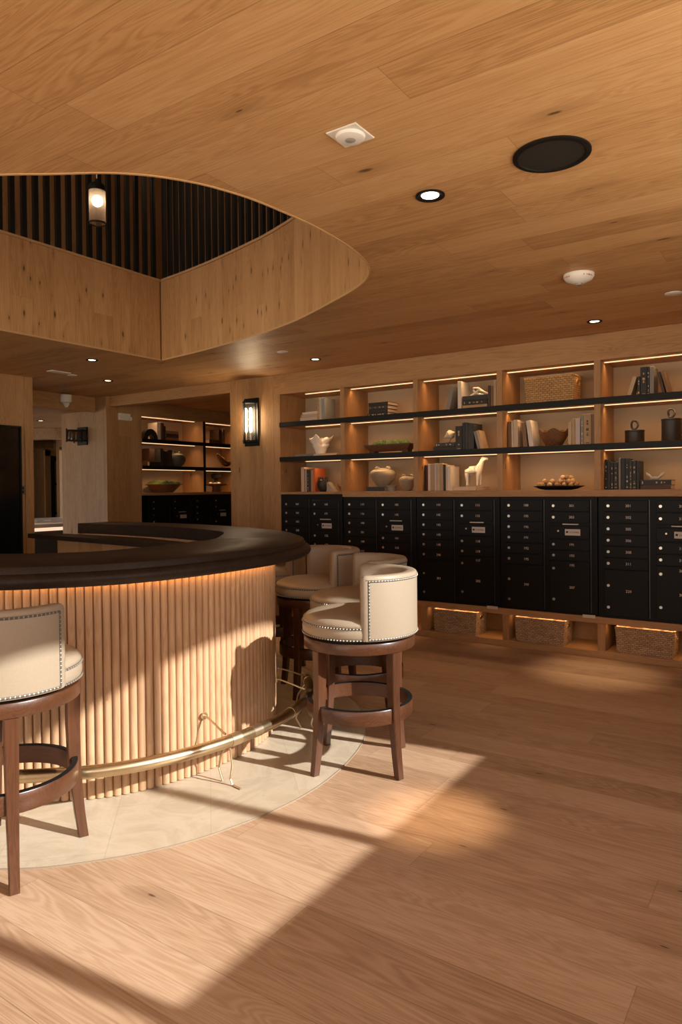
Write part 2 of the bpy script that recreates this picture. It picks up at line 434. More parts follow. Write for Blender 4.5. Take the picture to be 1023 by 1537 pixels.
# stone inlay around the bar
E_PTS = [(-5.6, 0.55), (-4.6, 0.62), (-3.7, 0.82), (-3.05, 1.10), (-2.5, 1.405), (-2.27, 1.610), (-2.08, 1.885), (-1.965, 2.22), (-1.925, 2.555), (-1.958, 2.88), (-2.045, 3.193),
         (-2.171, 3.44), (-2.357, 3.684), (-2.60, 3.895), (-3.2, 4.28), (-4.1, 4.66), (-5.1, 4.88), (-6.2, 4.95)]
Epath = resample(catmull(E_PTS), 0.05)
poly = [(-6.6, 4.9), (-6.6, 0.6)] + [(p.x, p.y) for p in Epath]
b = B(); bv = b.ring([(x, y, 0.0035) for x, y in poly]); f = b.b.faces.new(bv)
bmesh.ops.triangulate(b.b, faces=[f])
struct('floor_3', b, m_stone)
b = B(); b.sweep(with_normals(Epath), [(0.0025, 0.0), (0.0025, 0.005), (-0.0025, 0.005), (-0.0025, 0.0)])
struct('trim_1', b, plain('bronze_strip', (0.30, 0.24, 0.17), 0.4))

# ceiling with the curved opening
H_PTS = [(-5.13, 2.967), (-5.13, 1.9), (-5.10, 1.05), (-4.6, 0.78), (-3.9, 0.90), (-3.2, 1.17), (-2.618, 1.52), (-2.456, 1.628), (-2.289, 1.733), (-2.193, 1.815), (-2.12, 1.90), (-2.047, 2.022), (-2.003, 2.141), (-1.97, 2.275), (-1.949, 2.465), (-1.938, 2.665),
         (-1.946, 2.87), (-1.964, 3.03), (-1.998, 3.185), (-2.042, 3.305), (-2.083, 3.385), (-2.14, 3.463), (-2.22, 3.545), (-2.325, 3.623), (-2.45, 3.70), (-2.63, 3.80), (-2.88, 3.935), (-3.18, 4.08), (-3.56, 4.22), (-3.80, 4.285), (-4.20, 4.385), (-4.62, 4.47)]
side = catmull(H_PTS[4:] + [(-5.125, 4.545)], 8)
hole = [Vector((-5.125, 4.2)), Vector((-5.13, 2.967)), Vector((-5.13, 1.9)), Vector((-5.10, 1.2)), Vector((-4.95, 0.85))] + side
def holed_plate(z0, z1, outer, hole, sides=True):
    b = B()
    for z in (z0, z1):
        vo = b.ring([(x, y, z) for x, y in outer]); vh = b.ring([(p[0], p[1], z) for p in hole])
        es = [b.b.edges.new((l[i], l[(i+1) % len(l)])) for l in (vo, vh) for i in range(len(l))]
        bmesh.ops.triangle_fill(b.b, use_beauty=True, edges=es)
        if z == z0: lo = (vo, vh)
        else: hi = (vo, vh)
    b.skin([lo[0], hi[0]], cap=False)
    return b
b = holed_plate(CZ, CZ+0.25, [(-7.95, -4.2), (0.9, -4.2), (0.9, FY+0.6), (-7.95, FY+0.6)], hole)
struct('ceiling', b, m_ceil)
ph = with_normals(hole, True)
ph = [(p, -n) for p, n in ph] if (ph[0][1].x > 0) else ph
# orient outward (away from the centre of the opening)
ctr = Vector((-3.6, 2.7))
ph = [(p, n if (p-ctr).dot(n) > 0 else -n) for p, n in ph]
WT = 3.40
b = B(); b.sweep(ph, [(0.0, CZ-0.001), (0.0, WT-0.02), (0.12, WT-0.02), (0.12, CZ+0.24), (0.002, CZ+0.24), (0.002, CZ-0.001)], closed=True)
struct('wall_opening', b, m_wellwall)
b = B(); b.sweep(ph, [(-0.012, WT-0.02), (-0.012, WT), (0.135, WT), (0.135, WT-0.02)], closed=True); struct('trim_2', b, m_edge)
b = B(); b.sweep(ph, [(-0.004, CZ-0.004), (-0.004, CZ+0.010), (0.006, CZ+0.010), (0.006, CZ-0.004)], closed=True); struct('trim_3', b, m_edge)
b = B(); b.box(-5.135, -5.125, 4.535, 4.55, CZ, WT-0.02); struct('trim_4', b, m_edge)

# the storey above: floor round the opening, walls, ceiling
b = holed_plate(CZ+0.25, CZ+0.55, [(-7.9, -3.0), (0.8, -3.0), (0.8, 6.4), (-7.9, 6.4)], [(p.x+n.x*0.12, p.y+n.y*0.12) for p, n in ph]); struct('floor_4', b, m_floor)
b = B(); b.box(-6.6, -6.45, -3.0, 6.4, CZ+0.5, 5.6); struct('wall_upper_left', b, m_wx)
b = B(); b.box(-6.6, 0.8, 5.9, 6.05, CZ+0.5, 5.6); struct('wall_upper_back', b, m_wy)
b = B(); b.box(-6.6, 0.9, -3.1, 6.05, 5.5, 5.7); struct('ceiling_2', b, m_ceil)
b = B(); b.box(0.7, 0.8, -3.0, 6.0, CZ+0.5, 5.6); struct('wall_upper_right', b, m_wx)
b = B(); b.box(-6.6, 0.9, -3.1, -3.0, CZ+0.5, 3.5); b.box(-6.6, 0.9, -3.1, -3.0, 5.3, 5.6); b.box(-0.2, 0.9, -3.1, -3.0, 3.5, 5.3); b.box(-6.6, -5.9, -3.1, -3.0, 3.5, 5.3); struct('wall_upper_front', b, m_wy)

# slatted screens standing on the curb of the opening
def slat_screen(pts, label):
    r = thing('slat_screen', label, 'slatted screen', (pts[0][0].x, pts[0][0].y, WT+0.001), 0, 'slat screens above the opening')
    o = Vector((pts[0][0].x, pts[0][0].y, 0))
    bb = B()
    for p, n in pts:
        t = Vector((-n.y, n.x)); M = Matrix(((t.x, n.x, 0, p.x-o.x), (t.y, n.y, 0, p.y-o.y), (0, 0, 1, 0), (0, 0, 0, 1)))
        bb.box(-0.020, 0.020, -0.016, 0.016, 0.012, 2.05, mat=M)
    bb.obj('slat_panel', m_slat, r, smooth=False)
    for z0, nm in ((0.0, 'bottom_rail'), (2.05, 'top_rail')):
        bb = B(); bb.sweep([((p.x-o.x, p.y-o.y), n) for p, n in pts], [(-0.025, z0), (-0.025, z0+0.012), (0.025, z0+0.012), (0.025, z0)]); bb.obj(nm, m_slat, r, smooth=False)
left = [(Vector((-5.195, 4.467+0.1013*0.55-0.1013*k)), Vector((-1, 0))) for k in range(26)]
slat_screen(left, 'tall black vertical slats standing on the straight side of the ceiling opening')
sp_ = resample([p for p in reversed(side)], 0.02)
sp_ = [p for p in sp_]
rp = resample([Vector((-5.16, 4.63))] + [Vector((p.x+0.03, p.y+0.065)) for p in reversed(side[90:-4])], 0.1013)
rp = [(p, (n if n.y > 0 else -n)) for p, n in with_normals(rp)]
slat_screen(rp, 'tall black vertical slats standing on the curved side of the ceiling opening')

# sides of the room
b = B(); b.box(-7.14, -7.0, 0.6, 4.29, 0, CZ); b.box(-7.14, -7.0, -4.2, 0.6, 0, 0.25); b.box(-7.14, -7.0, -4.2, 0.6, 2.45, CZ); b.box(-7.14, -7.0, -1.9, -1.7, 0.25, 2.45); struct('wall_left', b, m_wx)  # open bays at the viewer's end added to light the ceiling
b = B(); b.box(-7.15, -6.985, 4.29, 4.385, 0, CZ, 0.003); struct('trim_5', b, m_oz)
b = B(); b.box(-7.95, -7.84, 4.29, 5.81, 2.47, CZ); b.box(-7.84, -7.815, 4.3, 5.79, 2.44, 2.50); struct('wall_passage_beam', b, m_oy)
b = B(); b.box(-7.95, -7.14, 4.2, 4.29, 0, CZ); struct('wall_passage_return', b, m_wy)
b = B(); b.box(-8.584, -7.63, 5.81, 6.37, 0, CZ); struct('wall_pier', b, [m_wgrey])
b = B(); b.box(-7.63, -7.615, 5.81, 6.37, 0, CZ); struct('wall_pier_side', b, m_wx)
b = B(); b.box(-5.483, -4.846, FY-0.004, BY+0.15, 0, CZ); struct('pillar_wall', b, m_wy)
b = B(); b.box(-7.615, -5.484, FY, FY+0.14, 2.506, CZ); struct('wall_alcove_beam', b, m_ox)
b = B(); b.box(-8.2, -5.0, FY+0.14, 9.2, 2.62, 2.75); struct('ceiling_3', b, m_ceil)
b = B(); b.box(-7.63, -7.615, 6.37, 9.1, 2.438, 2.62); struct('wall_alcove_header', b, wood('oak_y_boards', *OAK, grain='y', across='z', knots=0.2, rough=0.5, tone=0.2))
b = B(); b.box(-8.2, -5.0, 9.1, 9.2, 0, 2.75); struct('wall_alcove_back', b, m_wy)
b = B(); b.box(-5.15, -5.0, BY+0.15, 9.1, 0, 2.75); struct('wall_alcove_right', b, m_wx)
b = B(); b.box(-8.25, -8.10, 6.37, 9.2, 0, 2.75); struct('wall_alcove_left', b, m_wx)
b = B(); b.box(-4.846, 0.9, BY+0.02, BY+0.15, 0, CZ+0.02); struct('wall_back', b, m_wy)
b = B(); b.box(-0.595, 0.9, FY-0.002, BY+0.02, 0, CZ); struct('wall_back_return', b, m_wy)
b = B(); b.box(-4.846, -0.595, FY-0.002, FY+0.09, 2.425, CZ); struct('wall_header', b, wood('oak_header_boards', *OAK, grain='x', across='z', knots=0.15, rough=0.5, tone=0.2))

# window side: sill, head, piers and mullions, light falls in between them
WX0, WX1 = 0.62, 0.74
SILL = (WX0+1.445)*SUN_TAN
HEAD = 0.79 + SUN_TAN*(WX0+2.5)
JAMB = 3.41 + (WX0+1.45)*math.tan(SUN_AZ)
b = B(); b.box(WX0, WX1, -4.2, FY+0.2, 0, SILL); b.box(WX0, WX1, -4.2, FY+0.2, HEAD, CZ+0.05); b.box(WX0, WX1, JAMB, FY+0.2, SILL, HEAD); b.box(WX0, WX1, -4.2, -3.4, SILL, HEAD)
struct('wall_right', b, m_wx)
yy = JAMB-1.065; k = 1
while yy > -3.3:
    b = B(); b.box(WX0+0.01, WX0+0.075, yy-0.034, yy+0.034, SILL, HEAD, 0.004); struct('window_%d' % k, b, m_black); k += 1; yy -= 1.085
# wall behind the viewer with a wide glazed front
b = B(); b.box(-7.14, 0.9, -4.3, -4.2, 0, 0.25); b.box(-7.14, 0.9, -4.3, -4.2, 2.45, CZ+0.05)
for x0, x1 in ((-7.14, -6.3), (-3.55, -3.3), (0.2, 0.9)): b.box(x0, x1, -4.3, -4.2, 0.25, 2.45)
struct('wall_front', b, m_wy)

# unseen blocker added outside the windows to shade the upper part of the bar
XA = 0.82; zk = lambda k: k + SUN_TAN*(XA+2.5)
b = B(); q = [b.ring([(x, y, z) for y, z in ((2.13, zk(0.52)), (2.42, zk(0.575)), (2.66, zk(0.645)), (2.92, zk(0.675)), (3.20, zk(0.70)), (4.6, zk(0.76)), (4.6, 2.95), (2.13, 2.95))]) for x in (XA, XA+0.06)]; b.skin(q)
struct('added_sun_blocker', b, m_oy)

# passage and the room beyond it
b = B(); b.box(-14.0, -7.95, 2.3, 10.0, 2.47, 2.6); struct('ceiling_4', b, wood('oak_ceiling_daylight_tint', *DAY_BRIGHT, grain='x', across='y', plank=(0.2, 1.9), knots=0.1, rough=0.5, tone=0.2))  # boards lightened in colour to stand in for daylight
b = B(); b.box(-14.0, -13.8, 2.4, 10.0, 0, 2.6); struct('wall_far', b, m_wdayx)
b = B(); b.box(-14.0, -8.0, 2.3, 2.4, 0, 0.3); b.box(-14.0, -8.0, 2.3, 2.4, 2.3, 2.6)
for x0, x1 in ((-14.0, -13.2), (-11.0, -10.8), (-8.3, -7.95)): b.box(x0, x1, 2.3, 2.4, 0.3, 2.3)
struct('wall_passage_side', b, m_wy)
b = B(); b.box(-12.0, -11.9, 8.0, 10.0, 0, 2.6); b.box(-11.9, -8.5, 8.0, 8.12, 2.25, 2.6); b.box(-9.2, -8.5, 8.0, 8.12, 0, 2.25); b.box(-11.9, -9.2, 8.0, 8.12, 0, 0.3); b.box(-14.0, -12.0, 9.9, 10.0, 0, 2.6); struct('wall_far_window', b, m_wgrey)
b = B()
for x in (-10.7, -9.25): b.box(x-0.03, x+0.03, 8.03, 8.09, 0.3, 2.25)
b.box(-11.9, -9.2, 8.04, 8.08, 2.19, 2.25); b.box(-11.9, -9.2, 8.04, 8.08, 0.3, 0.36)
struct('window_20', b, m_black)
b = B(); b.box(-8.65, -8.55, 6.37, 8.12, 0, 2.6); struct('wall_passage_right', b, m_wgrey)
# curved dropped soffit over the far room
pts = [Vector((-11.6+1.7*math.cos(a), 8.6+1.9*math.sin(a))) for a in [R(180+3*i) for i in range(60)]]
b = B(); b.sweep(with_normals(pts), [(0, 2.30), (0, 2.37), (0.03, 2.37), (0.03, 2.42), (0.06, 2.42), (0.06, 2.47), (-0.3, 2.47), (-0.3, 2.30)]); struct('ceiling_5', b, m_wgrey)
# glazed door in the far wall
d = B(); d.box(-13.8, -13.74, 9.03, 9.12, 0, 2.18); d.box(-13.8, -13.74, 9.78, 9.86, 0, 2.18); d.box(-13.8, -13.74, 9.12, 9.78, 2.06, 2.18); d.box(-13.8, -13.74, 9.12, 9.78, 0, 0.15); d.box(-13.8, -13.75, 9.12, 9.78, 0.90, 0.95); d.box(-13.8, -13.75, 9.12, 9.78, 1.54, 1.59)
d1 = struct('door_1', d, m_black)
b = B(); b.box(-13.795, -13.785, 9.12, 9.78, 0.15, 2.06); b.obj('glass_pane', plain('grey_door_glass', (0.30, 0.29, 0.30), 0.15), d1, smooth=False)
b = B(); b.box(-13.8, -13.75, 8.90, 9.03, 0, 2.3); b.box(-13.8, -13.75, 8.90, 9.9, 2.18, 2.30); struct('trim_6', b, m_oz)
b = B(); b.box(-13.8, -13.79, 8.1, 8.72, 0, 2.42); struct('trim_7', b, m_wgrey)
# reception desk
r = thing('reception_desk', 'long desk with white top seen through the passage opening', 'desk', (-10.0, 6.9, 0.004))
b = B(); b.box(-1.9, 0.4, -1.6, 1.05, 0.86, 0.91, 0.004); b.obj('desk_top', plain('white_stone_top', (0.80, 0.76, 0.72), 0.35), r, smooth=False)
b = B(); b.box(-1.85, 0.34, -1.55, 1.0, 0.0, 0.858); b.obj('desk_front', plain('grey_desk_front', (0.055, 0.052, 0.05), 0.5), r, smooth=False)
b = B(); b.box(0.341, 0.36, -1.55, 1.0, 0.80, 0.85); b.obj('light_strip', emit('desk_strip_glow', (1, 0.6, 0.4), 1.2), r, smooth=False)
for i, (dx, dy, w) in enumerate(((-0.1, -0.15, 0.12), (-0.05, 0.1, 0.09))):
    q = B(); q.box(-w/2, w/2, -w*0.6, w*0.6, 0, 0.03, 0.01); o = q.obj('paper_pile', m_white, loc=(-10.3+dx, 6.62+dy, 0.915)); tag(o, ['bigger white paper pile on the far white desk', 'smaller white paper pile on the far white desk'][i], 'papers')

# black panel in the wall behind the bar, outlet beside it
r = thing('wall_panel', 'tall black glossy panel set in the oak wall behind the bar', 'panel', (-6.998, 3.3, 0.0))
b = B(); b.box(0.0, 0.012, -0.95, 0.925, 0.25, 2.08, 0.003); b.obj('panel_face', m_blackgloss, r, smooth=False)
b = B(); b.box(0.0, 0.03, -0.98, -0.951, 0.2, 2.1); b.box(0.0, 0.03, 0.926, 0.94, 0.2, 2.1); b.box(0, 0.03, -0.98, 0.94, 2.081, 2.10); b.obj('panel_frame', m_black, r, smooth=False)
r = thing('wall_outlet', 'small dark outlet plate on the oak wall beside the black panel', 'outlet', (-7.0, 4.262, 1.42))
b = B(); b.box(0.001, 0.007, -0.02, 0.02, -0.045, 0.045, 0.002); b.obj('cover_plate', plain('bronze_plate', (0.12, 0.09, 0.07), 0.4), r)
b = B(); b.cyl((0.006, 0, 0.02), 0.011, 0.003, 12, 'x'); b.cyl((0.006, 0, -0.02), 0.011, 0.003, 12, 'x'); b.obj('socket', m_black, r)

for x, y, z, e in ((-5.85, 3.6, 4.9, UPL), (-5.85, 1.6, 4.9, UPL), (-4.3, 5.45, 4.9, UPL), (-2.6, 5.45, 4.9, UPL)):  # unseen fill lights added to brighten the wall behind the slats
    ld = bpy.data.lights.new('upper_fill_light', 'POINT'); ld.energy = e; ld.color = (1.0, 0.72, 0.46); ld.shadow_soft_size = 0.08
    lo = bpy.data.objects.new('upper_fill_light', ld); C.objects.link(lo); lo.location = (x, y, z)
# ------------------------------------------------------------------ ceiling fittings
def downlight(x, y, z, label, power, r=0.055, blend=0.9, size=38):
    t = thing('downlight', label, 'downlight', (x, y, z), 0, 'recessed ceiling downlights')
    b = B(); b.lathe([(r*0.62, -0.001), (r, -0.001), (r, -0.006), (r*0.9, -0.008), (r*0.66, -0.003), (r*0.62, -0.001)][:-1], 32); b.obj('trim_ring', m_black, t)
    b = B(); b.cyl((0, 0, -0.0025), r*0.6, 0.0015, 28); b.obj('lens', m_spotlens, t)
    if power:
        ld = bpy.data.lights.new('downlight_lamp', 'SPOT'); ld.energy = power; ld.color = (1.0, 0.70, 0.42); ld.spot_size = R(size); ld.spot_blend = blend; ld.shadow_soft_size = 0.04
        lo = bpy.data.objects.new('downlight_lamp', ld); C.objects.link(lo); lo.location = (x, y, z-0.02)
downlight(-1.337, 2.666, CZ, 'black-rimmed lit downlight between the square sensor and the round black speaker', DL*2.4, 0.062, blend=1.0, size=16)
downlight(-1.351, 5.397, CZ, 'small lit downlight just in front of the tall bookcase near the smoke detector', DL*1.2, 0.055, blend=1.0, size=26)
downlight(-3.916, 5.367, CZ, 'small lit downlight in front of the bookcase next to the wall sconce', DL*0.45, 0.055)
downlight(-5.609, 4.129, CZ, 'small lit downlight just behind the ceiling opening, beside the small white plate', DL*0.35, 0.055)
downlight(-6.516, 5.001, CZ, 'small lit downlight nearest the beam over the dark alcove', DL*0.3, 0.055)
downlight(-9.6, 6.15, 2.47, 'lit downlight in the ceiling of the room beyond the passage', DL*0.3, 0.06)

r = thing('occupancy_sensor', 'white square ceiling plate with a round sensor dome', 'sensor', (-1.335, 2.05, CZ), 0)
b = B(); b.box(-0.062, 0.062, -0.062, 0.062, -0.006, -0.0005, 0.002); b.obj('base_plate', m_white, r)
b = B(); b.lathe([(0.0005, -0.021), (0.036, -0.021), (0.049, -0.016), (0.053, -0.0065)], 32); b.obj('sensor_dome', m_white, r)
b = B(); b.lathe([(0.0005, -0.0235), (0.014, -0.0235), (0.019, -0.0212)], 20); b.obj('lens', plain('frosted_lens', (0.36, 0.34, 0.32), 0.3), r)
r = thing('ceiling_speaker', 'large round black speaker grille in the oak ceiling', 'speaker', (-0.803, 2.602, CZ))
b = B(); b.lathe([(0.118, -0.001), (0.141, -0.001), (0.141, -0.006), (0.136, -0.009), (0.122, -0.009), (0.118, -0.005)], 64); b.obj('speaker_rim', m_black, r)
b = B(); b.lathe([(0.0005, -0.004), (0.118, -0.004), (0.118, -0.001), (0.0005, -0.001)], 64); b.obj('grille', plain('grille_black', (0.012, 0.011, 0.010), 0.7), r)
r = thing('smoke_detector', 'white domed smoke detector with red lettering in front of the bookcase', 'smoke detector', (-1.129, 4.159, CZ))
b = B(); b.lathe([(0.0005, -0.0525), (0.034, -0.051), (0.075, -0.032), (0.086, -0.015), (0.086, -0.0005)], 40); b.obj('detector_body', m_white, r)
b = B(); b.lathe([(0.0005, -0.062), (0.014, -0.062), (0.02, -0.052)], 20); b.obj('detector_lens', plain('lens_grey', (0.35, 0.34, 0.33), 0.2), r)
for a0 in (215, 305):
    for k, ch in enumerate('FIRE'):
        me = text_mesh(ch, 0.021)
        o = bpy.data.objects.new('lettering', me); C.objects.link(o); o.parent = r
        if not me.materials: me.materials.append(m_red)
        a = R(a0+k*11); rr = 0.0868
        o.location = (rr*math.cos(a), rr*math.sin(a), -0.0235)
        o.rotation_euler = (R(62), 0, a+R(90))
for x, y, lab in ((-0.741, 4.92, 'flat white ceiling disc beside the smoke detector'), (-3.941, 4.905, 'flat white ceiling disc above the wall sconce'), (-6.514, 4.544, 'flat white ceiling disc near the passage, beside the rectangular plate')):
    o = B().lathe([(0.0005, -0.008), (0.045, -0.008), (0.052, -0.004), (0.052, -0.0005)], 32).obj('sprinkler_cover', m_white, loc=(x, y, CZ)); tag(o, lab, 'sprinkler cover', 'round sprinkler covers')
o = B().box(-0.05, 0.05, -0.11, 0.11, -0.008, -0.0005, 0.002).obj('ceiling_plate', m_white, loc=(-6.44, 4.336, CZ)); tag(o, 'small rectangular white ceiling plate near the passage beam', 'ceiling plate')

r = thing('fire_strobe', 'white cylindrical strobe device on the beam over the passage', 'strobe', (-7.80, 5.345, 2.62))
b = B(); b.lathe([(0.06, -0.10), (0.075, -0.095), (0.075, -0.002), (0.06, 0.0)], 28, c=(0.0, 0, 0)); b.obj('housing', m_white, r)
b = B(); b.lathe([(0.0005, -0.155), (0.02, -0.155), (0.035, -0.135), (0.05, -0.102)], 24); b.obj('lens_dome', m_white, r)
b = B(); b.box(-0.05, -0.0, -0.04, 0.04, -0.08, -0.02); b.obj('mount_bracket', m_white, r)
r = thing('emergency_light', 'white emergency light box on the oak pier beside the alcove shelves', 'emergency light', (-7.614, 6.08, 2.387))
b = B(); b.box(0.0, 0.04, -0.09, 0.09, -0.045, 0.045, 0.006, 2); b.obj('housing', m_white, r)
b = B(); b.cyl((0.04, -0.045, 0.005), 0.028, 0.015, 20, 'x'); b.obj('lamp_head', m_white, r)
b = B(); b.cyl((0.025, 0.085, -0.02), 0.028, 0.02, 20, 'x'); b.obj('lamp_head', m_white, r)

# pendant in the opening
pc = Vector((-3.805, 2.857, 0))
r = thing('pendant_lamp', 'lit pendant lamp with mesh cylinder shade hanging in the ceiling opening', 'pendant lamp', (pc.x, pc.y, 3.12))
b = B(); b.lathe([(0.0522, 0.002), (0.0522, 0.235), (0.0500, 0.235), (0.0500, 0.002)], 36)
t = NT('pale_mesh_shade'); tr = t.n('ShaderNodeBsdfTransparent'); df = t.n('ShaderNodeBsdfTranslucent', ins={0: (0.75, 0.6, 0.45, 1)}); mx = t.n('ShaderNodeMixShader', ins={0: 0.32, 1: tr.outputs[0], 2: df.outputs[0]}); t.t.links.new(mx.outputs[0], t.out.inputs[0])
b.obj('lamp_shade', t.m, r)
b = B(); b.lathe([(0.049, -0.002), (0.0535, -0.002), (0.0535, 0.006), (0.049, 0.006)], 36); b.obj('shade_rim', m_black, r)
b = B(); b.lathe([(0.0005, 0.285), (0.012, 0.285), (0.016, 0.265), (0.045, 0.25), (0.0535, 0.236), (0.0535, 0.205), (0.0525, 0.205), (0.0525, 0.235), (0.0005, 0.235)], 32); b.obj('cap', m_black, r)
b = B(); b.sphere((0, 0, 0.145), 0.036, 20, 14); b.obj('bulb', m_bulb, r)
b = B(); b.cyl((0, 0, 0.18), 0.014, 0.055, 14); b.obj('bulb_socket', m_black, r)
b = B(); b.cyl((0, 0, 0.285), 0.004, 2.09, 8); b.obj('hanging_rod', m_steel, r)

# sconces
def sconce(name, label, loc, rz, w, h, dep, lit):
    t = thing(name, label, 'wall sconce', loc, rz)
    b = B(); b.box(-w/2, w/2, -0.022, -0.001, 0, h, 0.002); b.obj('back_plate', m_black, t, smooth=False)
    seg = 14
    arc = [(math.cos(PI+PI*k/seg)*w*0.44, -0.022+math.sin(PI+PI*k/seg)*(dep-0.022)) for k in range(seg+1)]
    for z0, z1 in ((0.045, 0.062), (h-0.062, h-0.045)):
        b = B(); b.prism(arc, z0, z1); b.obj('end_cap', m_black, t, smooth=False)
    b = B()
    N = 44
    for z0, z1 in ((0.066, h-0.066),):
        rows = []
        for z in (z0, z1):
            rows.append(b.ring([((math.cos(PI+PI*k/N)*w*0.40)*(1+0.03*math.cos(k*PI/2)), -0.024+math.sin(PI+PI*k/N)*(dep-0.035)*(1+0.03*math.cos(k*PI/2)), z) for k in range(N+1)]))
        b.skin(rows, closed_ring=False, cap=False)
    b.obj('glass_shade', m_glass if lit else m_smoke, t)
    for k in (0.08, 0.5, 0.92):
        a = PI+PI*k; x, y = math.cos(a)*w*0.45, -0.022+math.sin(a)*(dep-0.02)
        b = B(); b.box(x-0.006, x+0.006, y-0.006, y+0.006, 0.03, h-0.03); b.obj('guard_bar', m_black, t, smooth=False)
    for x in (-w*0.17, w*0.17):
        b = B(); b.lathe([(0.0005, 0.28*h), (0.012, 0.30*h), (0.0165, 0.40*h), (0.0165, 0.74*h), (0.011, 0.78*h), (0.0005, 0.79*h)], 14, c=(x, -0.06*dep/0.11, 0)); b.obj('bulb', m_bulbs if lit else m_smoke, t)
        b = B(); b.cyl((x, -0.06*dep/0.11, 0.065), 0.012, 0.28*h-0.066, 12); b.obj('bulb_socket', m_black if not lit else m_brass, t)
sconce('wall_sconce', 'lit black wall sconce with ribbed glass on the oak pillar', (-5.150, FY-0.004, 1.883), 0, 0.20, 0.53, 0.125, True)
sconce('wall_sconce', 'unlit square black lantern on the oak pier by the passage', (-8.105, 5.81, 2.02), 0, 0.20, 0.24, 0.25, False)
# ------------------------------------------------------------------ the bar
BAR = [(-5.6, 1.20), (-5.0, 1.19), (-4.3, 1.24), (-3.75, 1.36), (-3.30, 1.53), (-3.03, 1.682), (-2.81, 1.854), (-2.655, 2.008), (-2.56, 2.184), (-2.500, 2.41), (-2.481, 2.672), (-2.512, 2.90), (-2.595, 3.115), (-2.74, 3.31),
       (-2.96, 3.50), (-3.40, 3.785), (-4.10, 4.07), (-4.80, 4.21), (-5.40, 4.25), (-5.85, 4.25)]
TOPP = [(-5.6, 0.90), (-5.0, 0.90), (-4.3, 0.96), (-3.75, 1.08), (-3.35, 1.23), (-3.0, 1.405), (-2.76, 1.582), (-2.605, 1.755), (-2.49, 1.93), (-2.42, 2.13), (-2.385, 2.40), (-2.38, 2.70), (-2.415, 2.98), (-2.50, 3.24), (-2.62, 3.455), (-2.87, 3.725),
        (-3.39, 4.13), (-4.14, 4.42), (-4.83, 4.55), (-5.40, 4.58), (-5.92, 4.57)]
bar0 = resample(catmull(BAR), 0.0385)
barp = with_normals(bar0)
nB = len(barp)
def widthf(p):
    # the counter narrows along the far arm
    if p.y > 3.3: return 1.0 - 0.38*min(1.0, (p.y-3.3)/0.9)
    return 1.0
TOP = 1.087
bar = thing('bar_counter', 'curved island bar with dark counter and fluted oak front', 'bar', (-4.0, 2.7, 0.0035))
ox, oy = -4.0, 2.7
def rel(path): return [((p[0]-ox, p[1]-oy), n) for p, n in path]
oh = 0.0
prof = [(-0.66, TOP-0.095), (-0.66, TOP-0.004), (-0.656, TOP), (oh-0.004, TOP), (oh, TOP-0.004), (oh, TOP-0.018), (oh+0.004, TOP-0.024), (oh+0.004, TOP-0.030), (oh+0.014, TOP-0.033), (oh+0.028, TOP-0.038), (oh+0.038, TOP-0.047), (oh+0.042, TOP-0.058), (oh+0.040, TOP-0.070), (oh+0.032, TOP-0.082), (oh+0.018, TOP-0.092), (oh+0.0, TOP-0.095)]
cp = with_normals(resample(catmull(BAR), 0.06))
tp = with_normals(resample(catmull(TOPP), 0.06))
b = B(); b.sweep(rel(tp), prof, scale=[widthf(p) for p, n in tp]); b.obj('countertop', m_counter, bar, angle=50)
# body wall
inner = 0.10
b = B(); b.sweep(rel(cp), [(-0.022, 0.0), (-0.022, TOP-0.097), (-inner, TOP-0.097), (-inner, 0.0)]); b.obj('bar_body', m_clad, bar, smooth=False)
# fluted cladding
b = B()
for p, n in barp:
    t = Vector((-n.y, n.x)); c = Vector((p[0]-ox, p[1]-oy))
    a = []
    for k in range(7):
        an = PI*k/6
        q = c + t*(math.cos(an)*0.0178) + Vector(n)*(math.sin(an)*0.016-0.016)
        a.append((q.x, q.y))
    lo = b.ring([(x, y, 0.004) for x, y in a]); hi = b.ring([(x, y, TOP-0.0985) for x, y in a]); b.skin([lo, hi])
b.obj('fluted_cladding', m_clad, bar, angle=40)
# light strip below the counter
b = B(); b.sweep(rel(cp), [(0.012, TOP-0.0975), (0.012, TOP-0.1015), (0.026, TOP-0.1015), (0.026, TOP-0.0975)]); b.obj('light_strip', m_ledbar, bar, smooth=False)
# far end of the bar
e, n = cp[-1]
b = B(); b.box(e.x-ox-0.04, e.x-ox+0.03, e.y-oy-0.10, e.y-oy-0.02, 0.0, TOP-0.097); b.obj('end_panel', m_oz, bar, smooth=False)

# foot rail
frp = [(p + n*0.200) for p, n in with_normals(resample(catmull(BAR[2:17]), 0.05))]
frp = [p for p in frp if p.x > -2.76 and p.y < 3.50] if True else frp
rail = thing('foot_rail', 'brass foot rail curving along the base of the bar', 'foot rail', (-2.27, 2.6, 0.0035))
def rl(p, z): return (p[0]+2.27, p[1]-2.6, z)
b = B(); b.tube([rl(p, 0.205) for p in frp], 0.0285, 18); b.obj('rail_tube', m_brass, rail, angle=60)
frn = with_normals(frp)
L = [0]
for a, c in zip(frp, frp[1:]): L.append(L[-1]+(c-a).length)
def at_len(s):
    for i in range(len(L)-1):
        if L[i+1] >= s:
            t = (s-L[i])/(L[i+1]-L[i]); return frp[i].lerp(frp[i+1], t), frn[i][1], (frp[i+1]-frp[i]).normalized()
    return frp[-1], frn[-1][1], (frp[-1]-frp[-2]).normalized()
def near_s(x, y):
    i = min(range(len(frp)), key=lambda i: (frp[i]-Vector((x, y))).length); return L[i]
s0 = near_s(-2.266, 2.45)
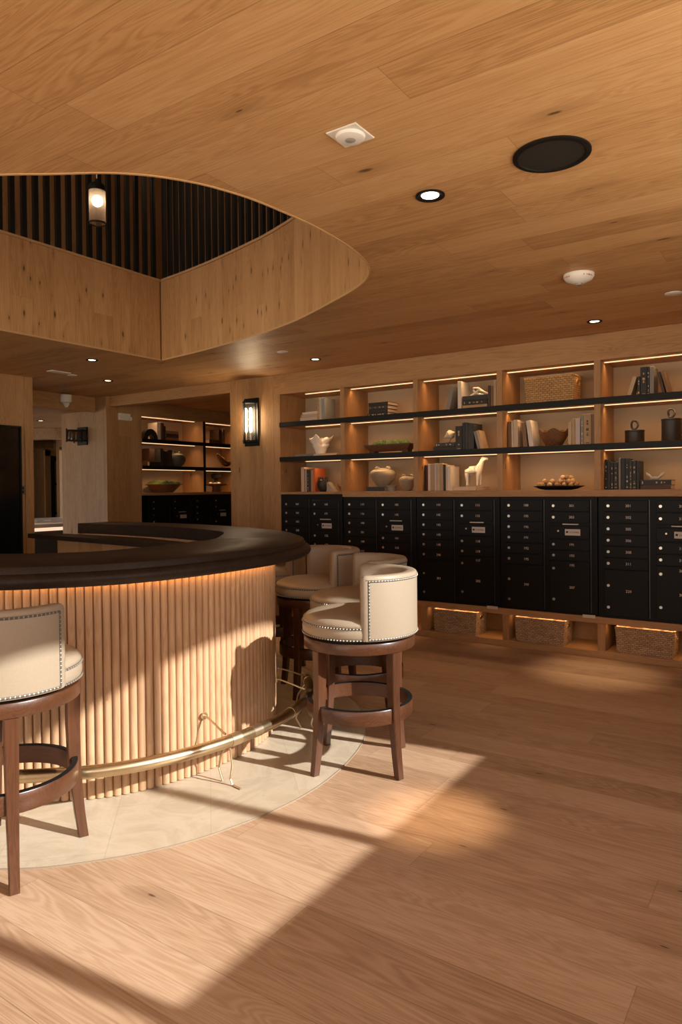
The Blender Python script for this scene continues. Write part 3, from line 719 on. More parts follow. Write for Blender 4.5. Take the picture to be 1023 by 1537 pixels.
for s in (s0-1.35, s0-0.02, s0+0.82, s0+1.75):
    p, n, t = at_len(s)
    b = B()
    w = 0.0285
    # strap from the rosette on the bar over the rail, then down to a foot on the floor
    def P(d, z, along=0.0): q = p + n*d + t*along; return rl(q, z)
    b.tube([P(-0.19, 0.285), P(-0.17, 0.285), P(-0.10, 0.262), P(-0.045, 0.240), P(-0.02, 0.234)], [0.006, 0.005, 0.005, 0.005, 0.006], 8)
    b.tube([P(-0.02, 0.176), P(-0.06, 0.12), P(-0.075, 0.06), P(-0.045, 0.004)], 0.005, 8)
    b.tube([P(0.015, 0.176), P(0.03, 0.10), P(0.015, 0.03), P(0.03, 0.004), P(0.09 if s < s0+0.5 else 0.042, 0.004)], 0.005, 8)
    b.obj('bracket', m_brass, rail)
    b = B(); b.tube([P(-0.19, 0.285), P(-0.182, 0.285)], [0.019, 0.016], 16); b.obj('rosette', m_brass_pale, rail)
for s in (s0+0.02, s0+0.16, s0+0.50, s0+1.2):
    p, n, t = at_len(s)
    b = B(); b.tube([rl(p - t*0.03, 0.205), rl(p + t*0.03, 0.205)], 0.0305, 18); b.obj('collar', m_brass_pale, rail)

# work counter inside the far arm
r = thing('back_counter', 'lower dark worktop with oak cabinet front inside the far side of the bar', 'counter', (-5.2, 3.98, 0.0035))
def k_(pts): return [(x+5.2, y-3.98) for x, y in pts]
b = B(); b.prism(k_([(-6.42, 3.955), (-6.38, 3.93), (-5.16, 3.80), (-4.2, 3.665), (-3.80, 3.59), (-3.78, 3.70), (-4.15, 3.89), (-4.8, 4.06), (-5.4, 4.12), (-6.42, 4.13)]), 0.945, 0.985); b.obj('worktop', m_counter, r, smooth=False)
b = B(); b.prism(k_([(-6.0, 4.00), (-5.16, 3.90), (-4.2, 3.76), (-4.0, 3.73), (-4.2, 3.89), (-4.8, 4.05), (-5.4, 4.11), (-6.0, 4.12)]), 0.0, 0.943); b.obj('cabinet_front', m_wy, r, smooth=False)

# ------------------------------------------------------------------ bar stools
def make_stool():
    t = thing('bar_stool', 'x', 'bar stool')
    # apron, swivel gap, foot ring
    b = B(); b.lathe([(0.255, 0.605), (0.281, 0.605), (0.283, 0.608), (0.283, 0.655), (0.281, 0.658), (0.255, 0.658)], 72); b.obj('apron', m_mahx, t)
    b = B(); b.lathe([(0.0005, 0.652), (0.262, 0.652), (0.262, 0.668), (0.0005, 0.668)], 48); b.obj('swivel_plate', m_black, t)
    b = B(); b.lathe([(0.246, 0.262), (0.268, 0.262), (0.270, 0.265), (0.270, 0.330), (0.268, 0.333), (0.246, 0.333)], 72); b.obj('foot_ring', m_mahx, t)
    b = B(); b.lathe([(0.247, 0.3334), (0.268, 0.3334), (0.268, 0.3355), (0.247, 0.3355)], 72); b.obj('ring_cap', m_black, t)
    for k in range(4):
        a = R(45+90*k)
        b = B(); rings = []
        for z, rc, wd in ((0.0, 0.290, 0.018), (0.10, 0.276, 0.0195), (0.22, 0.264, 0.0215), (0.34, 0.257, 0.0235), (0.46, 0.254, 0.025), (0.604, 0.256, 0.026)):
            c = Vector((math.cos(a)*rc, math.sin(a)*rc, z)); tx = Vector((-math.sin(a), math.cos(a), 0)); nx = Vector((math.cos(a), math.sin(a), 0))
            rings.append([c+tx*wd*sx*0.92+nx*wd*sy for sx, sy in ((-1, -0.86), (-0.86, -1), (0.86, -1), (1, -0.86), (1, 0.86), (0.86, 1), (-0.86, 1), (-1, 0.86))])
        b.skin([b.ring(q) for q in rings]); b.obj('leg', m_mah, t, angle=30)
    # seat
    b = B(); b.lathe([(0.0005, 0.669), (0.270, 0.669), (0.284, 0.674), (0.2895, 0.690), (0.2905, 0.705), (0.288, 0.722), (0.2845, 0.730), (0.2845, 0.735), (0.288, 0.739), (0.284, 0.752), (0.268, 0.766), (0.235, 0.776), (0.18, 0.784), (0.10, 0.789), (0.0005, 0.791)], 72); b.obj('seat', m_leather, t, angle=70)
    b = B()
    for z, rr in ((0.677, 0.2885), (0.7325, 0.2885)):
        b.lathe([(rr-0.003, z-0.0042), (rr, z-0.003), (rr+0.0008, z), (rr, z+0.003), (rr-0.003, z+0.0042)], 72)
    b.obj('welt_band', m_welt, t)
    for z, rr in ((0.677, 0.2895), (0.7325, 0.2895)):
        b = B()
        for k in range(112):
            a = 2*PI*k/112
            b.sphere((rr*math.cos(a), rr*math.sin(a), z), 0.0042, 6, 4)
        b.obj('nailhead_row', m_nail, t)
    # barrel back
    half = 83; N = 56
    b = B(); rings = []
    ro, ri, z0, z1 = 0.297, 0.228, 0.672, 0.985
    def section(sc_):
        # rounded rectangle in (radius, z)
        cr, pts = 0.030, []
        mr, mz = (ro+ri)/2, (z0+z1)/2
        for (cx_, cz_, a0) in ((ro-0.016, z1-0.016, 0), (ri+cr, z1-cr, 90), (ri+0.012, z0+0.012, 180), (ro-0.006, z0+0.006, 270)):
            rad = {0: 0.016, 90: cr, 180: 0.012, 270: 0.006}[a0]
            for k in range(5):
                an = R(a0+90*k/4); pts.append((cx_+rad*math.cos(an), cz_+rad*math.sin(an)))
        return [(mr+(x-mr)*sc_, mz+(z-mz)*(1-(1-sc_)*0.25)) for x, z in pts]
    angs = [-half + 2*half*i/N for i in range(N+1)]
    ends = [(-half-5.6, 0.35), (-half-5.0, 0.66), (-half-3.6, 0.86), (-half-1.8, 0.97)]
    seq = ends + [(a, 1.0) for a in angs] + [(-a, s) for a, s in reversed(ends)]
    for a, s in seq:
        ar = R(a); rings.append(b.ring([(x*math.cos(ar), x*math.sin(ar), z) for x, z in section(s)]))
    b.skin(rings); back = b.obj('backrest', m_leather, t, angle=60)
    b = B(); w = B()
    def nail(a, z, r=ro): b.sphere((r*math.cos(R(a)), r*math.sin(R(a)), z), 0.0045, 6, 4)
    da = math.degrees(0.0155/ro)
    for zz in (0.958, 0.682):
        a = -half+2.5; b = B()
        while a <= half-2.5: nail(a, zz); a += da
        b.obj('nailhead_row', m_nail, back)
    for sg in (-1, 1):
        z = 0.697; b = B()
        while z < 0.950: nail(sg*(half-2.0), z); z += 0.0155
        b.obj('nailhead_row', m_nail, back)
    # cord just inside the nails
    def cord(pts): w.tube(pts, 0.0032, 6)
    dk = B()
    for zz in (0.958, 0.682): dk.tube([((ro-0.0012)*math.cos(R(q)), (ro-0.0012)*math.sin(R(q)), zz) for q in [-half + 2.0 + (2*half-4.0)*i/40 for i in range(41)]], 0.0052, 6)
    for sg in (-1, 1): dk.tube([((ro-0.0012)*math.cos(R(sg*(half-2.0))), (ro-0.0012)*math.sin(R(sg*(half-2.0))), z) for z in (0.682, 0.78, 0.87, 0.958)], 0.0052, 6)
    dk.obj('nail_band', m_welt, back)
    cord([((ro+0.0005)*math.cos(R(a)), (ro+0.0005)*math.sin(R(a)), 0.966) for a in [-half + 2*half*i/40 for i in range(41)]])
    for sg in (-1, 1): cord([((ro-0.004)*math.cos(R(sg*(half+0.8))), (ro-0.004)*math.sin(R(sg*(half+0.8))), z) for z in (0.675, 0.75, 0.85, 0.955)])
    w.obj('piping', m_leather, back)
    return t
stool0 = make_stool()
# (x, y, turn of the legs, direction the back faces, label): the upholstered top swivels on its ring
spots = [(-1.927, 2.998, 27.5, 33.0, 'sunlit cream leather bar stool standing fully in view beside the tip of the bar'),
         (-2.573, 1.470, 21.0, -70.0, 'cream leather bar stool cut off by the photo edge in front of the fluted bar'),
         (-2.285, 3.545, 36.0, 41.0, 'cream leather bar stool half hidden directly behind the sunlit one'),
         (-2.865, 3.925, 50.0, 54.0, 'shaded cream leather bar stool with its seat tucked under the counter tip'),
         (-3.62, 4.30, 60.0, 70.0, 'bar stool almost wholly hidden behind the counter edge')]
trees = [stool0] + [copy_tree(stool0) for _ in spots[1:]]
for o, (x, y, rz, rb, lab) in zip(trees, spots):
    o.location = (x, y, 0.0037); o.rotation_euler = (0, 0, R(rz)); tag(o, lab, 'bar stool', 'cream leather bar stools')
    for c in o.children:
        if c.name.startswith('backrest'): c.rotation_euler = (0, 0, R(rb-rz))
# ------------------------------------------------------------------ shelving
DIV = [-4.733, -3.950, -3.115, -2.283, -1.4515, -0.620]      # centres of the uprights
DW = 0.05
S1, S2, LEDGE = 2.118, 1.746, 1.372
case = thing('bookcase', 'tall oak bookcase with black shelves and lit bays above the mailboxes', 'bookcase', (-2.7, FY, 0.0))
cx0, cy0 = -2.7, FY
def cb(name, x0, x1, y0, y1, z0, z1, m, bev=0.0, par=None):
    b = B(); b.box(x0-cx0, x1-cx0, y0-cy0, y1-cy0, z0, z1, bev); return b.obj(name, m, par or case, smooth=False)
cb('side_stile', -4.845, -4.758, FY-0.003, BY, 0.0, 2.424, m_oz)
for x in DIV[1:]: cb('upright', x-DW/2, x+DW/2, FY, BY, LEDGE+0.001, 2.424, m_oz)
cb('back_panel', -4.757, -0.596, BY, BY+0.018, 0.06, 2.424, m_plaster)
for z in (S1, S2):
    cb('shelf', -4.757, -0.598, FY+0.006, BY-0.001, z-0.045, z, m_ox)
    cb('shelf_edge', -4.757, -0.596, FY-0.022, FY+0.005, z-0.048, z+0.002, m_black, 0.002)
cb('ledge', -3.955, -0.598, FY-0.006, BY-0.001, 1.317, LEDGE, m_ox, 0.002)
cb('ledge', -4.757, -3.956, FY-0.006, BY-0.001, 1.347, LEDGE, m_ox, 0.002)
cb('top_board', -4.757, -0.598, FY+0.092, BY-0.001, 2.424, 2.445, m_ox)
cb('bottom_rail', -4.757, -0.598, FY-0.004, FY+0.03, 0.282, 0.336, m_ox, 0.002)
cb('rail_board', -4.757, -0.598, FY+0.031, BY-0.001, 0.30, 0.336, m_ox)
cb('plinth', -4.757, -0.598, FY-0.006, BY-0.001, 0.0, 0.056, m_ox, 0.002)
cb('plinth_back', -4.757, -0.598, BY-0.06, BY-0.045, 0.057, 0.299, m_oy)
for x in (-3.86, -3.043, -2.239, -1.4285): cb('plinth_divider', x-0.029, x+0.029, FY, BY-0.062, 0.057, 0.281, m_oz)
for i in range(5):
    x0, x1 = (DIV[i]+DW/2 if i else -4.757), DIV[i+1]-DW/2
    for z in (2.424, S1-0.045, S2-0.045):
        cb('light_strip', x0+0.004 if i else x0+0.25, x1-0.004, FY+0.118, FY+0.134, z-0.006, z-0.0004, m_led)
for x0, x1 in ((-3.80, -3.08), (-3.01, -2.272), (-2.206, -1.462), (-1.396, -0.63)):
    cb('light_strip', x0, x1, FY+0.045, FY+0.057, 0.294, 0.2995, m_ledplinth)

def strip_lamp(x, y, z, length, power, rz=0.0, tilt=8.0):
    ld = bpy.data.lights.new('strip_lamp', 'AREA'); ld.shape = 'RECTANGLE'; ld.size = length; ld.size_y = 0.012
    ld.energy = power*length; ld.color = (1.0, 0.56, 0.24); ld.spread = R(140)
    lo = bpy.data.objects.new('strip_lamp', ld); C.objects.link(lo); lo.location = (x, y, z); lo.rotation_euler = (R(tilt), 0, rz)
for i in range(5):
    x0, x1 = (DIV[i]+DW/2 if i else -4.757), DIV[i+1]-DW/2
    for z in (2.424, S1-0.045, S2-0.045): strip_lamp((x0+x1)/2+(0.1 if i == 0 else 0), FY+0.126, z-0.0075, x1-x0-(0.3 if i == 0 else 0.03), STRIP_P)
for x0, x1 in ((-3.80, -3.08), (-3.01, -2.272), (-2.206, -1.462), (-1.396, -0.63)): strip_lamp((x0+x1)/2, FY+0.052, 0.2925, x1-x0-0.02, PLINTH_P)

# ------------------------------------------------------------------ mailboxes
def mailbox(name_label, x0, x1, zt, origin, rz, cols, group, outgoing=True, big=('201', '202'), nums=None, detail=True):
    """a wall unit with two columns of small locking doors; local x runs along the wall, y into it"""
    t = thing('mailbox_unit', name_label, 'mailboxes', origin, rz, group)
    W = x1-x0; z0 = 0.338
    b = B(); b.box(0.002, W-0.002, 0.0, 0.42, z0, zt, 0.002); b.obj('cabinet', m_blackm, t, smooth=False)
    dd = 0.011
    def door(nm, a, c, zl, zh, locks, num, numz=None, plate=None, extra=None):
        b = B(); b.box(a+0.003, c-0.003, -dd, -0.0005, zl+0.003, zh-0.003, 0.0022); d = b.obj(nm, m_blackdoor, t, smooth=False)
        for lx, lz in locks:
            b = B(); b.cyl((lx, -dd, lz), 0.0115, 0.004, 16, 'y'); b.cyl((lx, -dd-0.004, lz), 0.0065, 0.003, 12, 'y')
            b.obj('lock', m_steel, d)
        for nn, nz in ((num, numz if numz else (zl+zh)/2), extra or (None, 0)):
            if nn and detail:
                me = text_mesh(nn, 0.030)
                o = bpy.data.objects.new('door_number', me); C.objects.link(o); o.parent = d
                if not me.materials: me.materials.append(m_num)
                o.location = ((a+c)/2+0.02, -dd-0.0007, nz); o.rotation_euler = (R(90), 0, 0)
        return d
    (a, c), (e, f) = cols
    zr = [1.289, 1.196, 1.103, 1.011, 0.919, 0.826, 0.732, 0.355]
    k = 0
    for i in range(6):
        door('mail_door', a, c, zr[i+1], zr[i], [(a+0.035, (zr[i]+zr[i+1])/2)], nums[k] if nums else None); k += 1
    door('parcel_door', a, c, zr[7], zr[6], [(a+0.035, 0.60), (a+0.035, 0.425)], big[0], 0.56)
    zq = [1.289, 1.193, 1.097]
    for i in range(2):
        door('mail_door', e, f, zq[i+1], zq[i], [(e+0.035, (zq[i]+zq[i+1])/2)], nums[k] if nums else None); k += 1
    b = B(); b.box((e+f)/2-0.055, (e+f)/2+0.075, -0.016, -0.001, 1.083, 1.092, 0.001); b.obj('slot_flap', m_plate, t, smooth=False)
    d = door('outgoing_door', e, f, 0.966, 1.076, [], None)
    b = B(); b.cyl((e+0.075, -dd, 1.03), 0.0075, 0.004, 12, 'y'); b.obj('lock', m_brass, d)
    b = B(); b.box((e+f)/2-0.035, (e+f)/2+0.09, -dd-0.0022, -dd-0.0003, 0.995, 1.047); b.obj('label_plate', m_plate, d, smooth=False)
    if detail:
        me = text_mesh('\u25a0 U.S.MAIL', 0.022)
        o = bpy.data.objects.new('lettering', me); C.objects.link(o); o.parent = d
        if not me.materials: me.materials.append(m_black)
        o.location = ((e+f)/2+0.0275, -dd-0.0026, 1.021); o.rotation_euler = (R(90), 0, 0)
    zs = [0.963, 0.871, 0.780]
    for i in range(2):
        door('mail_door', e, f, zs[i+1], zs[i], [(e+0.035, (zs[i]+zs[i+1])/2)], nums[k] if nums else None); k += 1
    door('parcel_door', e, f, 0.361, 0.780, [(e+0.035, 0.715), (e+0.035, 0.455)], big[1], 0.56, extra=(nums[k], 0.745) if nums else None)
    for xx in (c+0.004, f+0.004):
        b = B(); b.box(xx, xx+0.006, -0.006, -0.0005, 0.36, 1.289); b.obj('hinge_strip', m_grime, t, smooth=False)
    return t
m_grime = plain('dark_steel_hinge', (0.06, 0.058, 0.055), 0.35, metal=0.6)
mb = [('black mailbox unit at the pillar end, mostly behind the counter and stools', 1.345, ('205', '206'), ['161', '162', '163', '165', '166', '167', '168', '171', '172', '173', '175']),
      ('black mailbox unit under the moss tray bay, partly behind the stool backs', 1.315, ('203', '204'), ['119', '116', '148', '191', '149', '111', '183', '142', '141', '113', '114']),
      ('black mailbox unit under the horse figurine bay', 1.315, ('201', '202'), ['143', '145', '142', '143', '145', '246', '115', '115', '118', '119', '117']),
      ('black mailbox unit under the bead garland tray bay', 1.315, ('390', '307'), ['188', '195', '196', '191', '192', '195', '301', '303', '191', '193', '195']),
      ('black mailbox unit under the row of black books, reaching the photo edge', 1.315, ('220', '304'), ['301', '302', '305', '306', '308', '311', '308', '310', '312', '318', '309'])]
for i, (lab, zt, big, nums) in enumerate(mb):
    x0 = -4.757 if i == 0 else DIV[i]+0.001
    x1 = DIV[i+1]-0.001 if i else -3.957
    s = (x1-x0)/0.832
    mailbox(lab, x0, x1, zt, (x0, FY-0.001, 0), 0, ((0.047*s, 0.385*s), (0.438*s, 0.772*s)), 'black mailbox units', big=big, nums=nums)
for i, (x, lab) in enumerate(((-2.36, 'small white label strip under the mailboxes above the first basket beside the stool'), (-1.525, 'small white label strip under the mailboxes above the middle basket'))):
    b = B(); b.box(-0.05, 0.05, -0.003, -0.0005, -0.013, 0.013); o = b.obj('label_strip', m_plate, smooth=False, loc=(x, FY-0.0045, 0.333)); tag(o, lab, 'label')

# ------------------------------------------------------------------ baskets
def basket(name, label, loc, rz, w, d, h, mat, weave, lid=False):
    t = thing(name, label, 'basket', loc, rz)
    NS, NR = weave
    def perim(k, off, z):
        s = (k/NS)*2*(w+d); tp = 1.0-0.05*(1-z/h)
        W, D = w*tp, d*tp
        p = s/(2*(w+d))*2*(W+D)
        if p < W: x, y, nx, ny = -W/2+p, -D/2, 0, -1
        elif p < W+D: x, y, nx, ny = W/2, -D/2+(p-W), 1, 0
        elif p < 2*W+D: x, y, nx, ny = W/2-(p-W-D), D/2, 0, 1
        else: x, y, nx, ny = -W/2, D/2-(p-2*W-D), -1, 0
        return Vector((x+nx*off, y+ny*off, z)), nx
    b = B(); rows = []
    for j in range(NR+1):
        z = h*j/NR; r_ = []
        for k in range(NS):
            o = 0.0055*math.sin(PI*(j+0.5)*0.5)*math.sin(2*PI*k/4) + 0.0018*noise.noise(Vector((k*0.35, j*0.6, w*9)))
            p, nx = perim(k, o, z)
            p.z += 0.002*noise.noise(Vector((k*0.2, j*0.7, 3.1)))
            r_.append(p)
        rows.append(b.ring(r_))
    b.skin(rows, cap=False)
    # hand holes at the short ends
    kill = [f for f in b.b.faces if abs(f.calc_center_median().x) > w*0.44 and abs(f.calc_center_median().y) < d*0.17 and h*0.66 < f.calc_center_median().z < h*0.85]
    bmesh.ops.delete(b.b, geom=kill, context='FACES')
    bot = b.ring([perim(k, 0, 0.002)[0] for k in range(NS)]); b.b.faces.new(bot)
    b.obj('basket_body', mat, t, angle=0)
    b = B()
    iw = [b.ring([perim(k, -0.012, z)[0] for k in range(0, NS, 2)]) for z in (0.006, h*0.3, h*0.655, h*0.86, h)]
    b.skin(iw, cap=False)
    kill = [f for f in b.b.faces if abs(f.calc_center_median().x) > w*0.44 and abs(f.calc_center_median().y) < d*0.16 and h*0.655 < f.calc_center_median().z < h*0.86]
    bmesh.ops.delete(b.b, geom=kill, context='FACES')
    b.obj('lining', mat, t)
    b = B(); b.tube([perim(k, -0.005 + 0.001*math.sin(k*1.7), h+0.002+0.0015*math.sin(k*0.9))[0] for k in range(0, NS, 2)], 0.0085, 8, closed=True); b.obj('rim', mat, t, angle=0)
    if lid:
        b = B(); b.box(-w/2+0.008, w/2-0.008, -d/2+0.008, d/2-0.008, h-0.012, h+0.006, 0.003); b.obj('lid', mat, t)
    for sx in (-1, 1):
        b = B(); pts = [Vector((sx*(w/2*0.985+0.002), d*0.175*math.cos(a), h*0.755+h*0.105*math.sin(a))) for a in [2*PI*k/20 for k in range(20)]]
        b.tube(pts, 0.0055, 6, closed=True); b.obj('handle_edge', mat, t, angle=0)
    return t
for x, lab in ((-2.735, 'dark wicker basket in the plinth cubby closest to the stools'), (-1.945, 'dark wicker basket in the middle plinth cubby'), (-1.105, 'dark wicker basket in the plinth cubby at the photo edge')):
    o = basket('wicker_basket', lab, (x, FY+0.132, 0.0575), 0, 0.435, 0.245, 0.200, m_wick, (200, 40), lid=True); o['group'] = 'wicker baskets in the plinth'
basket('seagrass_basket', 'golden woven seagrass basket on the top shelf', (-1.872, 6.065, S1+0.003), R(-2), 0.435, 0.20, 0.222, m_wickg, (140, 26))

# ------------------------------------------------------------------ books and ornaments
COV = {}
def cover(c, rough=0.55):
    k = (c, rough)
    if k not in COV: COV[k] = plain('book_cover', c, rough, var=0.06, bscale=30)
    return COV[k]
BLK, CHAR, CRM, WHT, TAN, BRN, DBR, GRY, ORG, RED, PINK, BLU, LIL, BEI = (0.012, 0.012, 0.012), (0.03, 0.028, 0.026), (0.55, 0.45, 0.33), (0.66, 0.60, 0.52), (0.40, 0.27, 0.15), (0.20, 0.11, 0.05), (0.055, 0.026, 0.015), (0.22, 0.20, 0.18), (0.52, 0.12, 0.035), (0.14, 0.015, 0.01), (0.60, 0.42, 0.33), (0.25, 0.27, 0.28), (0.50, 0.43, 0.41), (0.47, 0.36, 0.24)
m_gold = plain('gold_spine_print', (0.45, 0.30, 0.12), 0.45)
m_silver = plain('pale_spine_print', (0.5, 0.47, 0.42), 0.5)
def book(label, col, w, h, d, loc, rot=(0, 0, 0), group=None, marks=None, seed=0, parent=None):
    """spine towards local -y; w thickness, h height, d depth"""
    rnd = random.Random(seed+int(w*1e4)+int(h*1e4)+len(label)*7)
    t = 0.0028
    b = B()
    b.box(-w/2, w/2, -d/2, -d/2+t, 0, h, 0.0009)
    b.box(-w/2, -w/2+t, -d/2+t, d/2, 0, h)
    b.box(w/2-t, w/2, -d/2+t, d/2, 0, h)
    b.mi = 1
    if marks:
        n = rnd.randint(3, 6); z = h*0.80
        for i in range(n):
            hh = rnd.uniform(0.006, 0.022); ww = w*rnd.uniform(0.18, 0.42)
            if z-hh < h*0.12: break
            b.box(-ww/2, ww/2, -d/2-0.0005, -d/2, z-hh, z); z -= hh+rnd.uniform(0.004, 0.03 if i != 1 else 0.08)
        b.box(-w*0.25, w*0.25, -d/2-0.0005, -d/2, h*0.06, h*0.06+0.007)
    o = b.obj('book', [cover(col), marks or m_gold], smooth=False)
    o.location = loc; o.rotation_euler = rot
    tag(o, label, 'book', group)
    p = B(); p.box(-w/2+t+0.0001, w/2-t-0.0001, -d/2+t+0.0005, d/2-0.003, 0.003, h-0.003); p.obj('pages', m_pages, o, smooth=False)
    return o
FR = 5.985     # where the spines stand
def up(x0, x1, ztop, base, col, label, group, d=0.17, marks=None, yf=FR, gap=0.0012):
    w = x1-x0-gap
    return book(label, col, w, ztop-base-0.001, d, ((x0+x1)/2, yf+d/2, base+0.001), group=group, marks=marks)
def flat(x0, x1, z0, z1, col, label, group, d=0.17, marks=None, yf=FR, rz=0.0):
    h = x1-x0; w = z1-z0-0.001
    return book(label, col, w, h, d, (x0+(h if False else 0), yf+d/2, z0+w/2+0.0005), (0, R(90), 0), group, marks)
def lean(xb, zb, w, h, deg, col, label, group, d=0.17, marks=None, yf=FR):
    """a book leaning by deg (positive tips its top towards +x); xb is the lower corner it rests on"""
    a = R(deg)
    if deg > 0: bx, bz = xb-math.cos(a)*w/2, zb+math.sin(a)*w/2
    else: bx, bz = xb+math.cos(a)*w/2, zb-math.sin(a)*w/2
    return book(label, col, w, h, d, (bx, yf+d/2, bz+0.001), (0, a, 0), group, marks)

G = 'books in the bay beside the pillar, top shelf'
flat(-4.578, -4.349, S1+.001, S1+.052, LIL, 'thick pale book at the bottom of the stack beside the tall cream book', G)
flat(-4.566, -4.349, S1+.053, S1+.083, BEI, 'middle pale beige book of the three-book stack beside the pillar', G, d=.165)
flat(-4.549, -4.349, S1+.084, S1+.108, WHT, 'topmost whitish book of the three-book stack beside the pillar', G, d=.15)
up(-4.345, -4.320, 2.366, S1, TAN, 'slim gold-brown book standing right next to the pale book stack', G, marks=m_silver)
up(-4.320, -4.296, 2.364, S1, CRM, 'slim cream book between the gold-brown and the blue-grey one', G)
up(-4.296, -4.254, 2.362, S1, BLU, 'blue-grey book with a cream cover at the end of its row', G, d=.2)
G = 'books in the bay beside the pillar, middle shelf'
flat(-4.656, -4.403, S2+.001, S2+.034, GRY, 'flat light grey book under the white ruffled vase', G, d=.19)
flat(-4.400, -4.105, S2+.001, S2+.030, CRM, 'flat cream book with dark spine end beside the ruffled vase', G, d=.19)
G = 'books in the bay beside the pillar, bottom shelf'
up(-4.574, -4.531, 1.637, LEDGE, PINK, 'pale pink book at the start of the row with the orange book', G)
up(-4.530, -4.518, 1.622, LEDGE, BRN, 'very thin brown book next to the pale pink one', G)
up(-4.518, -4.500, 1.613, LEDGE, CRM, 'thin cream book between the thin brown and the black one', G)
up(-4.500, -4.465, 1.612, LEDGE, CHAR, 'black book in the row with the orange book', G, marks=m_gold)
up(-4.464, -4.440, 1.606, LEDGE, DBR, 'dark brown book between the black and the tan one', G)
up(-4.440, -4.415, 1.604, LEDGE, TAN, 'tan book leaning against the orange one', G)
up(-4.414, -4.385, 1.624, LEDGE, ORG, 'bright orange book behind the black pronged vase', G, d=.2)

G = 'black books stacked on the top shelf above the moss tray'
flat(-3.723, -3.486, S1+.001, S1+.040, BLK, 'lowest black book of the stack above the moss tray, with pale lettering', G, d=.20, marks=m_silver)
flat(-3.709, -3.487, S1+.041, S1+.075, BLK, 'second black book from the bottom of the stack above the moss tray', G, d=.19, marks=None)
flat(-3.707, -3.486, S1+.076, S1+.112, CHAR, 'third black book from the bottom of the stack above the moss tray', G, d=.19, marks=m_gold)
flat(-3.709, -3.484, S1+.113, S1+.145, BLK, 'topmost black book of the stack above the moss tray', G, d=.20)
flat(-3.745, -3.53, LEDGE+.001, LEDGE+.046, CHAR, 'dark flat book under the big round stoneware vase', 'books on the ledge', d=.20)

G = 'books on the top shelf above the horse figurine'
lean(-2.822, S1, 0.040, 0.232, 13, GRY, 'leaning grey book with dark cover on the top shelf', G)
up(-2.735, -2.697, 2.388, S1, WHT, 'tall white book standing beside the black flat books', G, d=.20)
flat(-2.690, -2.445, S1+.001, S1+.043, TAN, 'flat tan book at the bottom under the driftwood knot', G, d=.18)
flat(-2.686, -2.444, S1+.044, S1+.085, BLK, 'flat black book in the middle under the driftwood knot', G, d=.18, marks=m_gold)
flat(-2.688, -2.446, S1+.086, S1+.128, CHAR, 'flat charcoal book directly under the driftwood knot', G, d=.18)
up(-2.438, -2.412, 2.323, S1, DBR, 'dark brown book standing to one side of the driftwood knot', G)
up(-2.411, -2.387, 2.318, S1, BRN, 'brown book between the dark brown and the cream one', G)
up(-2.386, -2.357, 2.358, S1, BEI, 'cream book against the upright beside the brown pair', G)
G = 'dark books on the middle shelf above the horse figurine'
flat(-2.990, -2.765, S2+.001, S2+.041, BLK, 'lower black flat book under the spiral shell stand', G)
flat(-2.972, -2.766, S2+.042, S2+.080, CHAR, 'upper black flat book under the spiral shell stand', G, marks=m_silver)
up(-2.760, -2.694, 1.975, S2, BLK, 'thick black book next to the spiral shell', G, marks=m_gold)
up(-2.692, -2.662, 2.005, S2, BLK, 'tallest black book in the row beside the shell', G)
up(-2.661, -2.634, 2.003, S2, CHAR, 'slim charcoal book next to the tallest black one', G)
up(-2.633, -2.577, 1.992, S2, CHAR, 'wide dark grey book at the end of the upright black row', G, d=.2)
lean(-2.512, S2, 0.026, 0.178, -14, BEI, 'outer beige book leaning on the black row', G, d=.14)
lean(-2.540, S2, 0.024, 0.172, -14, GRY, 'inner grey-beige book leaning on the black row', G, d=.14)
G = 'books on the ledge beside the horse figurine'
up(-3.085, -3.070, 1.619, LEDGE, BLK, 'black book against the upright in the row by the horse figurine', G)
up(-3.069, -3.050, 1.612, LEDGE, RED, 'dark red book in the row by the horse figurine', G)
up(-3.049, -3.022, 1.631, LEDGE, WHT, 'white book next to the dark red one', G, marks=None)
up(-3.021, -2.983, 1.630, LEDGE, TAN, 'tan book between the white and the lilac one', G, marks=m_gold)
up(-2.982, -2.957, 1.633, LEDGE, LIL, 'pale lilac book in the row by the horse figurine', G)
up(-2.956, -2.922, 1.632, LEDGE, BEI, 'beige book just after the pale lilac one', G, marks=m_gold)
up(-2.921, -2.889, 1.631, LEDGE, TAN, 'golden tan book just before the thin black one', G)
up(-2.887, -2.864, 1.621, LEDGE, BLK, 'thin black book between the golden tan and the cream one', G)
up(-2.863, -2.847, 1.618, LEDGE, CRM, 'thin cream book next to the white-covered book', G)
up(-2.846, -2.815, 1.602, LEDGE, WHT, 'white-covered book at the end of the row by the horse figurine', G, d=.2)
flat(-2.790, -2.560, LEDGE+.001, LEDGE+.040, CRM, 'flat cream book under the white horse figurine', G, d=.15)
flat(-2.556, -2.486, LEDGE+.001, LEDGE+.037, TAN, 'small flat tan book beside the feet of the horse figurine', G, d=.15)

